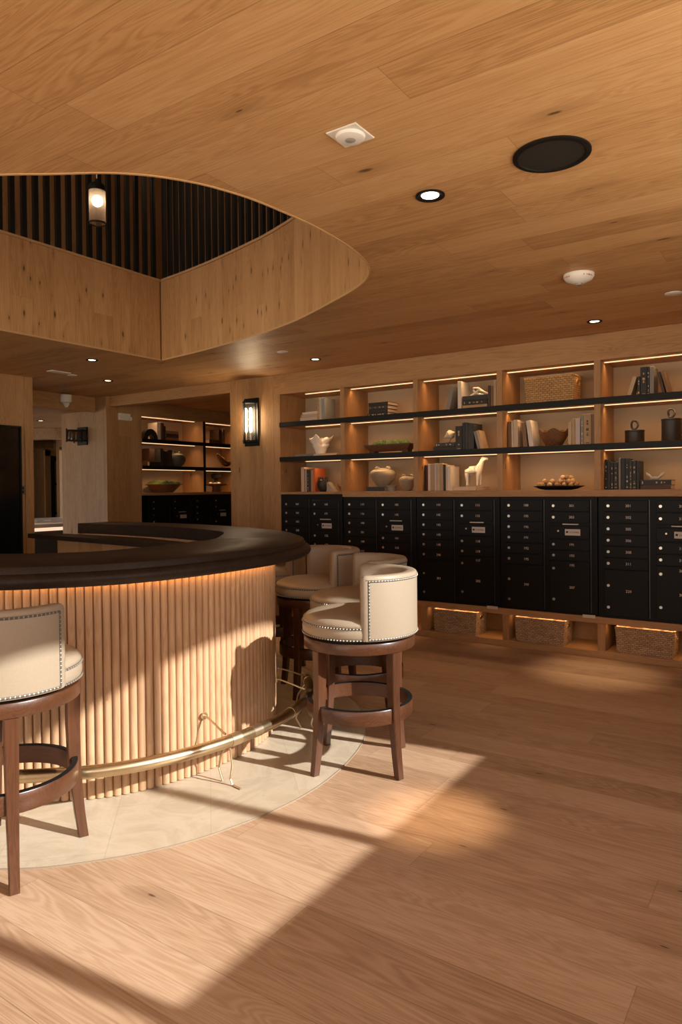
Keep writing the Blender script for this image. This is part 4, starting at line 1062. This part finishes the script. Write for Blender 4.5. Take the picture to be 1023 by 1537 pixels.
G = 'books beside the carved bowl'
up(-2.252, -2.220, 1.985, S2, BRN, 'short brown-topped book against the upright by the carved bowl', G)
up(-2.219, -2.205, 1.990, S2, WHT, 'thin white book by the carved bowl', G)
up(-2.203, -2.160, 1.998, S2, CRM, 'wide cream book by the carved bowl', G, d=.19)
lean(-2.110, S2, 0.036, 0.220, -5, BRN, 'brown book leaning between the cream and the white one', G, d=.15)
lean(-2.058, S2, 0.040, 0.236, -7, WHT, 'big white book leaning towards the upright near the carved bowl', G, d=.19)
up(-1.721, -1.691, 1.946, S2, BEI, 'short beige book nearest the carved bowl', G)
up(-1.690, -1.662, 1.973, S2, TAN, 'tan book between the short beige and the grey-white one', G)
up(-1.661, -1.622, 1.975, S2, LIL, 'grey-white book in the row ending at the upright', G)
up(-1.617, -1.593, 2.001, S2, GRY, 'slim grey book next to the lettered tan one', G, marks=m_silver)
up(-1.592, -1.530, 2.007, S2, TAN, 'thick tan lettered book by the upright', G, marks=plain('brown_spine_print', (0.10, 0.05, 0.03), 0.6))
up(-1.528, -1.505, 2.003, S2, BRN, 'thin brown book against the upright', G)

G = 'books on the top shelf above the black canisters'
lean(-1.222, S1, 0.028, 0.165, 17, BEI, 'pale leaning book at the start of the black group on the top shelf', G)
up(-1.168, -1.148, 2.281, S1, CHAR, 'short dark speckled book on the top shelf', G, marks=m_silver)
up(-1.146, -1.096, 2.353, S1, BLK, 'thick black book with gold lettering on the top shelf', G, marks=m_gold)
up(-1.095, -1.077, 2.352, S1, BLK, 'slim black book between the gold-lettered and the grey one', G, marks=m_silver)
up(-1.076, -1.046, 2.350, S1, GRY, 'tall grey book on the top shelf', G, d=.19)
lean(-0.982, S1, 0.022, 0.185, -13, DBR, 'inner dark brown book leaning on the grey one', G, d=.14)
lean(-0.948, S1, 0.024, 0.190, -15, BRN, 'outer brown book leaning beyond the grey one', G, d=.14)
G = 'black books on the ledge at the photo edge'
xs = [(-1.424, -1.404, 1.620, BLK, 'first black book against the upright, with a pale thin title', m_silver), (-1.403, -1.380, 1.615, CHAR, 'second black book from the upright, plain spine', None), (-1.379, -1.355, 1.600, BLK, 'third black book from the upright, with long vertical title', m_silver), (-1.354, -1.320, 1.598, BLK, 'fourth black book from the upright, wide with gold title', m_gold),
      (-1.317, -1.298, 1.629, GRY, 'thin grey book in the middle of the black row', None), (-1.296, -1.264, 1.627, BLK, 'black book right after the thin grey one', None), (-1.263, -1.236, 1.626, BLK, 'tall black book with long pale title', m_silver), (-1.235, -1.211, 1.611, CHAR, 'charcoal book before the gold-lettered pair', m_gold), (-1.210, -1.179, 1.605, BLK, 'black book with a big gold title near the flat pair', m_gold), (-1.178, -1.156, 1.600, BLK, 'last upright black book above the flat pair', None)]
for x0, x1, z, c, lab, mk in xs: up(x0, x1, z, LEDGE, c, lab, G, marks=mk)
flat(-1.150, -0.924, LEDGE+.001, LEDGE+.033, DBR, 'lower flat black book under the bone dish', G, d=.19)
flat(-1.150, -0.921, LEDGE+.034, LEDGE+.076, BLK, 'upper flat black book with pale lettering under the bone dish', G, d=.19, marks=m_silver)

def single(name, b, mat, label, cat, loc, rz=0.0, angle=60, group=None):
    o = b.obj(name, mat, angle=angle); o.location = loc; o.rotation_euler = (0, 0, rz); return tag(o, label, cat, group)
# ruffled white vase
def ruf(r, z, a):
    k = max(0, (z-0.03)/0.17)
    return r*(1+k*(0.26*math.cos(3*a+0.6)+0.16*math.cos(5*a+2)+0.10*math.cos(8*a)))+0.0, z+k*(0.022*math.cos(4*a+1)+0.016*math.cos(7*a))
single('ruffled_vase', B().lathe([(0.0005, 0), (0.055, 0), (0.062, 0.03), (0.070, 0.055), (0.086, 0.075), (0.088, 0.088), (0.082, 0.098), (0.092, 0.112), (0.108, 0.135), (0.116, 0.165), (0.112, 0.168), (0.085, 0.14), (0.05, 0.11), (0.0005, 0.10)], 120, mod=ruf), m_ceramic_w, 'white ruffled coral-like ceramic vase on flat books', 'vase', (-4.385, 6.09, S2+0.036), R(25))
# pronged black vase
r = thing('pronged_vase', 'small black vase with prongs in front of the orange book', 'vase', (-4.315, 6.03, LEDGE+0.001))
B().lathe([(0.0005, 0.0), (0.028, 0.0), (0.036, 0.012), (0.058, 0.05), (0.063, 0.085), (0.055, 0.118), (0.040, 0.130), (0.03, 0.128), (0.0005, 0.115)], 28, mod=lambda q, z, a: (q*(1+0.05*math.cos(5*a)), z)).obj('vase_body', m_darkclay, r)
for k in range(5):
    a = 2*PI*k/5+0.3; b = B(); b.tube([(0.042*math.cos(a), 0.042*math.sin(a), 0.118), (0.044*math.cos(a), 0.044*math.sin(a), 0.142), (0.040*math.cos(a), 0.040*math.sin(a), 0.156)], [0.012, 0.010, 0.005], 8); b.obj('prong', m_darkclay, r)
b = B(); q = [b.ring([(x, y, z) for x, z in ((-0.045, 0), (0.05, 0), (0.035, 0.02), (-0.03, 0.10), (-0.045, 0.10))]) for y in (-0.035, 0.035)]; b.skin(q)
single('wedge_bookend', b, plain('grey_marble', (0.32, 0.28, 0.23), 0.4, var=0.3, bscale=20), 'grey stone wedge bookend beside the black pronged vase', 'bookend', (-4.205, 6.04, LEDGE+0.001))
single('shell_bowl', B().lathe([(0.0005, 0.0), (0.03, 0.0), (0.055, 0.018), (0.070, 0.045), (0.074, 0.066), (0.069, 0.064), (0.05, 0.03), (0.0005, 0.016)], 60, mod=lambda q, z, a: (q*(1+0.08*math.cos(4*a)), z*(1+0.22*math.cos(3*a+1)))), m_bowlwood, 'small carved wooden shell bowl at the end of the orange-book shelf', 'bowl', (-4.070, 6.075, LEDGE+0.001))
# moss tray
r = thing('moss_tray', 'long dark wooden trough of green moss on the middle shelf', 'planter', (-3.505, 6.06, S2+0.001))
b = B()
q = [b.ring([(sx*hx, sy*hy, z) for sx, sy in ((-1, -1), (1, -1), (1, 1), (-1, 1))]) for hx, hy, z in ((0.215, 0.05, 0.028), (0.262, 0.075, 0.080), (0.262, 0.075, 0.094), (0.250, 0.064, 0.094), (0.245, 0.06, 0.075))]
b.skin(q); b.obj('trough', m_traywood, r, smooth=False)
for sx in (-1, 1):
    b = B(); q = [b.ring([(sx*x, y, z) for x, y in ((0.16, -0.045), (0.225, -0.045), (0.225, 0.045), (0.16, 0.045))]) for z in (0.0, 0.03)]; b.skin(q); b.obj('foot', m_traywood, r, smooth=False)
def moss(parent, hx, hy, z, amp, n, seed):
    rnd = random.Random(seed); b = B()
    NX, NY = 60, 20; g = []
    cs = [(rnd.uniform(-hx, hx)*0.85, rnd.uniform(-hy, hy)*0.7, rnd.uniform(0.035, 0.06), rnd.uniform(0.6, 1)) for _ in range(n)]
    for j in range(NY+1):
        row = []
        for i in range(NX+1):
            x, y = -hx+2*hx*i/NX, -hy+2*hy*j/NY
            e = min(1, 6*min(i/NX, 1-i/NX))*min(1, 4*min(j/NY, 1-j/NY))
            hh = max([0]+[k*math.sqrt(max(0, 1-((x-a)**2+(y-c)**2)/q**2)) for a, c, q, k in cs])
            zz = z+amp*(0.25+0.75*hh)*e**0.5+0.006*noise.noise(Vector((x*90, y*90, seed)))
            row.append((x, y, zz))
        g.append(b.ring(row))
    b.skin(g, closed_ring=False, cap=False)
    o = b.obj('moss', m_moss, parent, angle=0); o['kind'] = 'stuff'; return o
moss(r, 0.246, 0.062, 0.078, 0.062, 26, 3)
# stoneware vases
def lugvase(label, R0, H, loc, rz):
    t = thing('stoneware_vase', label, 'vase', loc, rz)
    pr = [(0.0005, 0.0), (0.42, 0.0), (0.45, 0.03), (0.62, 0.16), (0.86, 0.38), (0.985, 0.58), (1.0, 0.68), (0.95, 0.78), (0.80, 0.87), (0.55, 0.925), (0.40, 0.945), (0.38, 0.975), (0.42, 1.0), (0.36, 1.0), (0.33, 0.95), (0.0005, 0.93)]
    B().lathe([(a*R0, z*H) for a, z in pr], 56).obj('vase_body', m_stoneware, t, angle=80)
    for s in (-1, 1):
        b = B(); b.tube([(s*R0*0.60, 0, H*0.90), (s*R0*0.56, 0, H*1.01), (s*R0*0.42, 0, H*1.02), (s*R0*0.34, 0, H*0.96)], R0*0.115, 8); b.obj('lug_handle', m_stoneware, t)
    return t
lugvase('big squat round stoneware vase on a flat book', 0.132, 0.190, (-3.612, 6.09, LEDGE+0.0475), 0)
lugvase('smaller round stoneware vase standing directly on the ledge', 0.085, 0.155, (-3.312, 6.06, LEDGE+0.001), R(10))
single('pedestal_dish', B().lathe([(0.0005, 0), (0.042, 0), (0.042, 0.045), (0.056, 0.048), (0.056, 0.058), (0.0005, 0.058)], 36), plain('grey_clay', (0.25, 0.22, 0.17), 0.6), 'small grey round pedestal between the two stoneware vases', 'pedestal', (-3.470, 6.02, LEDGE+0.001))
# driftwood knot
r = thing('driftwood_knot', 'pale twisted driftwood knot on the charcoal book', 'ornament', (-2.555, 6.06, S1+0.130))
b = B(); b.tube([(-0.085, 0.0, 0.008), (-0.05, 0.02, 0.028), (0.0, 0.0, 0.055), (0.05, -0.02, 0.035), (0.095, 0.0, 0.012)], [0.006, 0.010, 0.012, 0.009, 0.006], 8); b.obj('strand', m_bone, r)
b = B(); b.tube([(-0.04, -0.03, 0.072), (0.0, -0.02, 0.070), (0.03, 0.0, 0.045), (0.06, 0.02, 0.02), (0.11, 0.0, 0.015)], [0.007, 0.010, 0.011, 0.009, 0.006], 8); b.obj('strand', m_bone, r)
b = B(); b.tube([(-0.04, -0.03, 0.072), (-0.055, 0.0, 0.05), (-0.03, 0.02, 0.03), (0.02, -0.02, 0.012), (0.05, -0.01, 0.010)], [0.007, 0.008, 0.010, 0.010, 0.006], 8); b.obj('strand', m_bone, r)
# spiral shell on a stand
r = thing('shell_ornament', 'pale spiral shell on a thin stand upon black books', 'ornament', (-2.835, 6.04, S2+0.0815))
def spir(q, z, a): return q*(1+0.12*math.cos(z*210+a)), z
pr = [(0.0005, -0.075), (0.010, -0.06), (0.022, -0.04), (0.036, -0.015), (0.043, 0.008), (0.038, 0.022), (0.022, 0.036), (0.010, 0.048), (0.0005, 0.055)]
b = B(); b.lathe(pr, 32, mod=spir); bmesh.ops.transform(b.b, matrix=Matrix.Translation((-0.005, 0, 0.073)) @ Matrix.Rotation(R(68), 4, 'Y'), verts=b.b.verts); b.obj('shell', plain('speckled_shell', (0.55, 0.47, 0.37), 0.6, var=0.5, bscale=120), r)
b = B(); b.tube([(-0.01, 0, 0.003), (0.0, 0, 0.03), (0.035, 0, 0.055)], 0.0025, 6); b.cyl((-0.01, 0, 0.0), 0.02, 0.003, 16); b.obj('stand', m_black, r)
# horse figurine
V = [(0.0, 0, 0.155), (0.045, 0, 0.160), (-0.055, 0, 0.158), (0.072, 0, 0.200), (0.085, 0, 0.240), (0.100, 0, 0.262), (0.128, 0, 0.255), (0.145, 0, 0.247),
     (0.050, -0.022, 0.10), (0.048, -0.022, 0.05), (0.048, -0.022, 0.006), (0.058, 0.022, 0.10), (0.060, 0.022, 0.05), (0.060, 0.022, 0.006),
     (-0.060, -0.022, 0.10), (-0.056, -0.022, 0.05), (-0.056, -0.022, 0.006), (-0.066, 0.022, 0.10), (-0.064, 0.022, 0.05), (-0.064, 0.022, 0.006), (-0.078, 0, 0.150), (-0.084, 0, 0.11), (0.094, -0.012, 0.272), (0.094, 0.012, 0.272)]
Ed = [(0, 1), (0, 2), (1, 3), (3, 4), (4, 5), (5, 6), (6, 7), (1, 8), (8, 9), (9, 10), (1, 11), (11, 12), (12, 13), (2, 14), (14, 15), (15, 16), (2, 17), (17, 18), (18, 19), (2, 20), (20, 21), (5, 22), (5, 23)]
Rd = [0.034, 0.040, 0.036, 0.026, 0.020, 0.019, 0.014, 0.009, 0.017, 0.010, 0.011, 0.017, 0.010, 0.011, 0.018, 0.010, 0.011, 0.018, 0.010, 0.011, 0.012, 0.006, 0.005, 0.005]
o = link('horse_figurine', skin_mesh('horse_figurine', V, Ed, Rd), m_ceramic_w, angle=0); o.location = (-2.615, 6.06, LEDGE+0.0385); tag(o, 'white long-necked horse figurine standing on a flat cream book', 'figurine')
# carved bowl with scalloped rim
def scal(q, z, a):
    k = max(0, (z-0.03)/0.12); return q*(1+0.03*math.cos(5*a)), z*(1-0.20*k*(0.5+0.5*math.cos(5*a+0.5)))
single('carved_bowl', B().lathe([(0.0005, 0.0), (0.058, 0.0), (0.066, 0.012), (0.092, 0.055), (0.116, 0.105), (0.127, 0.155), (0.120, 0.155), (0.105, 0.105), (0.078, 0.055), (0.0005, 0.02)], 90, mod=scal), m_bowlwood, 'brown carved wooden bowl with scalloped rim on the middle shelf', 'bowl', (-1.868, 6.07, S2+0.001), R(40))
# tray with bead garland
r = thing('oval_tray', 'long black oval tray under the wooden bead garland', 'tray', (-1.832, 6.07, LEDGE+0.001))
b = B(); b.lathe([(0.0005, 0.0), (0.50, 0.0), (0.70, 0.008), (1.0, 0.034), (0.985, 0.036), (0.68, 0.013), (0.0005, 0.007)], 60); bmesh.ops.transform(b.b, matrix=Matrix.Diagonal((0.225, 0.085, 1, 1)), verts=b.b.verts); b.obj('tray_body', m_black, r)
g = thing('bead_garland', 'heaped garland of round wooden beads on the black oval tray', 'beads', (-1.832, 6.07, LEDGE+0.022))
rnd = random.Random(5)
bd = [(-0.17, 0.0, 0), (-0.135, -0.03, 0), (-0.10, 0.02, 0), (-0.065, -0.03, 0), (-0.03, 0.01, 0), (0.0, -0.035, 0), (0.035, 0.02, 0), (0.06, -0.03, 0), (0.095, 0.015, 0), (0.12, -0.03, 0), (0.155, 0.0, 0), (-0.05, 0.035, 0), (0.075, 0.04, 0), (-0.115, -0.005, 1), (-0.05, -0.005, 1), (0.02, -0.01, 1), (0.055, 0.0, 1), (0.09, -0.01, 1), (0.125, -0.005, 1), (0.04, 0.0, 2), (0.075, -0.005, 2), (0.11, 0.0, 2)]
for i, (x, y, l) in enumerate(bd):
    rr = rnd.uniform(0.0195, 0.0235)
    o = B().sphere((0, 0, 0), rr, 16, 10).obj('bead', m_bead, g, angle=0, loc=(x, y, 0.024+l*0.031)); o.rotation_euler = (rnd.uniform(0, 3), rnd.uniform(0, 3), rnd.uniform(0, 3))
# black canisters
def canister(label, R0, H, loc, tilt):
    t = thing('lidded_canister', label, 'canister', loc, tilt)
    B().lathe([(0.0005, 0), (R0-0.002, 0), (R0, 0.003), (R0, H-0.016), (R0-0.002, H-0.014), (0.0005, H-0.014)], 44).obj('canister_body', m_darkclay, t)
    l = B().lathe([(0.0005, H-0.0138), (R0+0.0015, H-0.0138), (R0+0.0025, H-0.011), (R0+0.0025, H-0.002), (R0, H), (0.0005, H+0.002)], 44).obj('lid', m_darkclay, t)
    b = B(); b.tube([(0.025*math.cos(a)*(1+0.06*math.cos(3*a)), 0.006*math.sin(2*a), H+0.044+0.034*math.sin(a)) for a in [2*PI*k/28 for k in range(28)]], 0.0085, 8, closed=True); b.obj('ring_handle', m_darkclay, l)
canister('shorter black lidded canister with ring handle', 0.074, 0.108, (-1.205, 6.06, S2+0.001), R(10))
canister('taller black lidded canister with ring handle', 0.073, 0.185, (-0.93, 6.06, S2+0.001), R(-8))
b = B(); NX, NY = 24, 8; g = []
for j in range(NY+1):
    v = -1+2*j/NY; row = []
    for i in range(NX+1):
        u = -1+2*i/NX; row.append((u*0.068, v*0.030*(1-0.2*abs(u)), 0.012+0.042*abs(u)**1.8+0.010*v*v+0.004*math.cos(u*9)))
    g.append(row)
top = [b.ring(q) for q in g]; bot = [b.ring([(x*0.95, y*0.9, max(0.0, z-0.016)) for x, y, z in q]) for q in g]
b.skin(top, closed_ring=False, cap=False); b.skin(bot, closed_ring=False, cap=False)
ed = lambda q: q[0]+[r_[-1] for r_ in q[1:-1]]+q[-1][::-1]+[r_[0] for r_ in q[-2:0:-1]]
b.skin([ed(top), ed(bot)], cap=False)
single('bone_dish', b, m_bone, 'pale curved bone-shaped dish on the flat black books', 'dish', (-1.052, 6.06, LEDGE+0.0785), R(4))
# ------------------------------------------------------------------ shelving in the alcove
LX = -7.63
XB = -8.08
al = thing('alcove_bookcase', 'oak bookcase with lit bays in the dark alcove behind the bar', 'bookcase', (LX, 7.7, 0))
def ab(name, y0, y1, x0, x1, z0, z1, m, bev=0.0):
    b = B(); b.box(x0-LX, x1-LX, y0-7.7, y1-7.7, z0, z1, bev); return b.obj(name, m, al, smooth=False)
ab('back_panel', 6.372, 9.09, XB-0.015, XB, 0.06, 2.437, m_plaster)
m_oyz = m_oy
for y in (6.385, 7.585, 8.42): ab('upright', y-0.014 if y < 6.5 else y-0.022, y+0.014 if y < 6.5 else y+0.022, XB+0.001, LX-0.002, LEDGE+0.001, 2.437, wood('oak_upright', *OAK, grain='z', across='x', knots=0.2, rough=0.5) if y == 7.585 else m_oz)
for y in (7.585, 8.42): ab('upright_edge', y-0.023, y+0.023, LX-0.0015, LX+0.006, LEDGE+0.001, 2.437, m_black)
for z in (S1, S2):
    ab('shelf', 6.40, 9.08, XB+0.001, LX-0.008, z-0.045, z, m_oy)
    ab('shelf_edge', 6.40, 9.08, LX+0.0065, LX+0.022, z-0.048, z+0.002, m_black)
ab('ledge', 6.371, 9.08, XB+0.001, LX+0.004, 1.335, LEDGE, m_oy)
ab('top_board', 6.371, 9.08, XB+0.001, LX-0.02, 2.4375, 2.45, m_oy)
for y0, y1 in ((6.40, 7.562), (7.608, 8.397), (8.443, 9.07)):
    for z in (2.4375, S1-0.045, S2-0.045): 
        ab('light_strip', y0+0.004, y1-0.06, LX-0.136, LX-0.116, z-0.006, z-0.0004, m_led)
        strip_lamp(LX-0.126, (y0+y1)/2-0.03, z-0.0075, y1-y0-0.09, STRIP_P*0.9, R(90))
for y0, y1, lab in ((6.50, 7.33, 'black mailbox unit in the alcove under the moss bowl'), (7.332, 8.162, 'black mailbox unit in the alcove next to the pillar edge')):
    mailbox(lab, y0, y1, 1.334, (LX+0.001, y0, 0), R(90), ((0.047, 0.385), (0.438, 0.772)), 'black mailbox units in the alcove', nums=None, big=(None, None), detail=False)

def aup(y0, y1, ztop, base, col, label, group, d=0.15, xf=-7.73, marks=None):
    w = y1-y0-0.0012
    return book(label, col, w, ztop-base-0.001, d, (xf-d/2, (y0+y1)/2, base+0.001), (0, 0, R(90)), group, marks)
def aflat(y0, y1, z0, z1, col, label, group, d=0.16, xf=-7.73, marks=None):
    h = y1-y0; w = z1-z0-0.001
    o = book(label, col, w, h, d, (xf-d/2, y0, z0+w/2+0.0005), (0, 0, 0), group, marks)
    o.rotation_euler = (Matrix.Rotation(R(90), 4, 'Z') @ Matrix.Rotation(R(90), 4, 'Y')).to_euler(); return o
G = 'books in the alcove, top shelf'
aup(6.760, 6.822, 2.372, S1, WHT, 'white book behind the arched black bookend in the alcove', G, d=.2)
aup(6.823, 6.850, 2.384, S1, BRN, 'brown book next to the white one in the alcove', G)
aup(6.851, 6.885, 2.370, S1, DBR, 'dark brown book in the alcove beside the flat brown stack', G)
aup(6.886, 6.920, 2.330, S1, CHAR, 'shorter charcoal book in the alcove beside the flat brown stack', G)
aflat(6.925, 7.165, S1+.001, S1+.050, BRN, 'lowest brown book of the flat stack in the alcove', G)
aflat(6.927, 7.165, S1+.051, S1+.105, DBR, 'middle brown book of the flat stack in the alcove', G)
aflat(6.925, 7.162, S1+.106, S1+.150, BRN, 'topmost brown book of the flat stack in the alcove', G)
aflat(7.795, 8.0, S1+.001, S1+.068, DBR, 'flat dark book in the alcove near the pillar edge', G)
aup(8.005, 8.07, 2.350, S1, DBR, 'wide dark red-brown book in the alcove near the pillar edge', G, d=.2)
aup(8.09, 8.14, 2.36, S1, BRN, 'brown book at the end of the alcove top row', G)
G = 'books in the alcove, middle shelf'
aflat(6.42, 6.58, S2+.001, S2+.075, BRN, 'flat brown book at the entry side of the alcove middle shelf', G)
aflat(6.585, 6.795, S2+.001, S2+.062, BLK, 'flat black book in front of the red-brown one in the alcove', G, d=.1, xf=-7.70)
aup(6.70, 6.80, 2.005, S2, DBR, 'thick red-brown book standing in the alcove', G, d=.16, xf=-7.83)
aup(6.815, 6.865, 2.004, S2, CHAR, 'charcoal book right beside the thick red-brown one', G)
aup(6.875, 6.955, 1.975, S2, BLK, 'wide black book between the charcoal and the brown one in the alcove', G)
aup(6.960, 7.035, 1.992, S2, DBR, 'brown book touching the round grey vase in the alcove', G)
# ornaments of the alcove
b = B(); N = 20
outer = [(0.125*math.cos(PI*k/N), 0.150*math.sin(PI*k/N)) for k in range(N+1)]; inn = [(0.055*math.cos(PI*k/N), 0.07*math.sin(PI*k/N)) for k in range(N+1)]
prof = outer+inn[::-1]
q = [b.ring([(x, p[0], p[1]) for p in prof]) for x in (-0.04, 0.04)]; fs = b.skin(q, cap=False)
for s in (0, 1):
    for k in range(N): b.b.faces.new((q[s][k], q[s][k+1], q[s][2*N+1-k-1], q[s][2*N+1-k]))
single('arch_bookend', b, m_darkclay, 'black arched bookend on the top shelf of the alcove', 'bookend', (-7.74, 6.62, S1+0.001))
r = thing('grey_vase', 'rough dark grey round vase on the alcove middle shelf', 'vase', (-7.80, 7.185, S2+0.001))
B().lathe([(0.0005, 0), (0.06, 0), (0.095, 0.03), (0.128, 0.085), (0.130, 0.125), (0.105, 0.175), (0.055, 0.200), (0.032, 0.205), (0.030, 0.222), (0.018, 0.222), (0.0005, 0.2)], 40).obj('vase_body', m_greyclay, r)
for s in (-1, 1):
    b = B(); b.tube([(0, s*0.058, 0.198), (0, s*0.05, 0.225), (0, s*0.03, 0.214)], 0.010, 8); b.obj('lug_handle', m_greyclay, r)
r = thing('moss_bowl', 'wide wooden bowl of green moss on the alcove ledge', 'planter', (-7.80, 6.935, LEDGE+0.001))
B().lathe([(0.0005, 0), (0.13, 0), (0.16, 0.03), (0.235, 0.105), (0.250, 0.120), (0.240, 0.122), (0.22, 0.105), (0.0005, 0.09)], 48, mod=lambda q, z, a: (q*(0.62+0.38*abs(math.sin(a))**0.8) if False else q, z)).obj('bowl_body', m_bowlwood, r)
moss(r, 0.205, 0.205, 0.108, 0.070, 60, 9)
b = B(); pts = []; N = 24
for k in range(N+1):
    u = k/N; y = -0.14+0.34*u; z = 0.05+0.17*(1-u)**2.2 if u < 0.6 else 0.05+0.17*(0.4)**2.2+0.10*(u-0.6)**1.5
    pts.append((0, y, z+0.006))
b.tube(pts, [0.006+0.045*math.sin(PI*min(1, 0.05+k/N*0.95))**0.8 for k in range(N+1)], 12)
o = single('horn_bowl', b, m_bowlwood, 'curved horn-shaped wooden bowl in the alcove by the pillar edge', 'bowl', (-7.76, 8.13, S2-0.002))
r = thing('footed_dish', 'wooden footed dish of pale stones in the alcove', 'dish', (-7.76, 7.965, LEDGE+0.001))
B().lathe([(0.0005, 0), (0.065, 0), (0.06, 0.07), (0.065, 0.085), (0.16, 0.105), (0.175, 0.125), (0.165, 0.126), (0.0005, 0.098)], 40).obj('dish_body', m_bowlwood, r)
rnd = random.Random(4)
for k in range(7):
    a = k*0.9; q = 0.03+0.012*k
    o = B().sphere((0, 0, 0), 0.026, 12, 8, (1.2, 0.9, 0.7)).obj('stone', m_bone, r, angle=0, loc=(q*math.cos(a), q*math.sin(a)*1.2, 0.128+0.004*(k % 3)))
r = thing('dark_candlestick', 'dark turned candle holder behind the footed dish in the alcove', 'ornament', (-7.93, 8.14, LEDGE+0.001))
B().lathe([(0.0005, 0), (0.07, 0), (0.07, 0.02), (0.03, 0.05), (0.045, 0.12), (0.03, 0.19), (0.075, 0.22), (0.09, 0.27), (0.06, 0.295), (0.0005, 0.295)], 28).obj('holder', m_darkclay, r)

# ------------------------------------------------------------------ daylight
sd = bpy.data.lights.new('sun', 'SUN'); sd.energy = SUN_S; sd.angle = R(0.9); sd.color = (1.0, 0.975, 0.92)
so = bpy.data.objects.new('sun', sd); C.objects.link(so)
e = math.atan(SUN_TAN)
dirv = Vector((-math.cos(e)*math.cos(SUN_AZ), -math.cos(e)*math.sin(SUN_AZ), -math.sin(e)))
so.rotation_euler = dirv.to_track_quat('-Z', 'Y').to_euler(); so.location = (8, 3, 6)
wd = bpy.data.worlds.new('sky'); sc.world = wd; wd.use_nodes = True
nt = wd.node_tree; bg = nt.nodes['Background']
# sky above, brighter warm glow added below the horizon to light the ceiling
tc = nt.nodes.new('ShaderNodeTexCoord'); sx = nt.nodes.new('ShaderNodeSeparateXYZ'); nt.links.new(tc.outputs['Generated'], sx.inputs[0])
rp_ = nt.nodes.new('ShaderNodeValToRGB'); nt.links.new(sx.outputs[2], rp_.inputs[0])
el = rp_.color_ramp.elements
el[0].position = 0.0; el[0].color = (LOWER_GLOW_S, LOWER_GLOW_S*0.86, LOWER_GLOW_S*0.66, 1)
el[1].position = 0.02; el[1].color = (SKY_S, SKY_S*0.965, SKY_S*0.92, 1)
nt.links.new(rp_.outputs[0], bg.inputs[0]); bg.inputs[1].default_value = 1.0
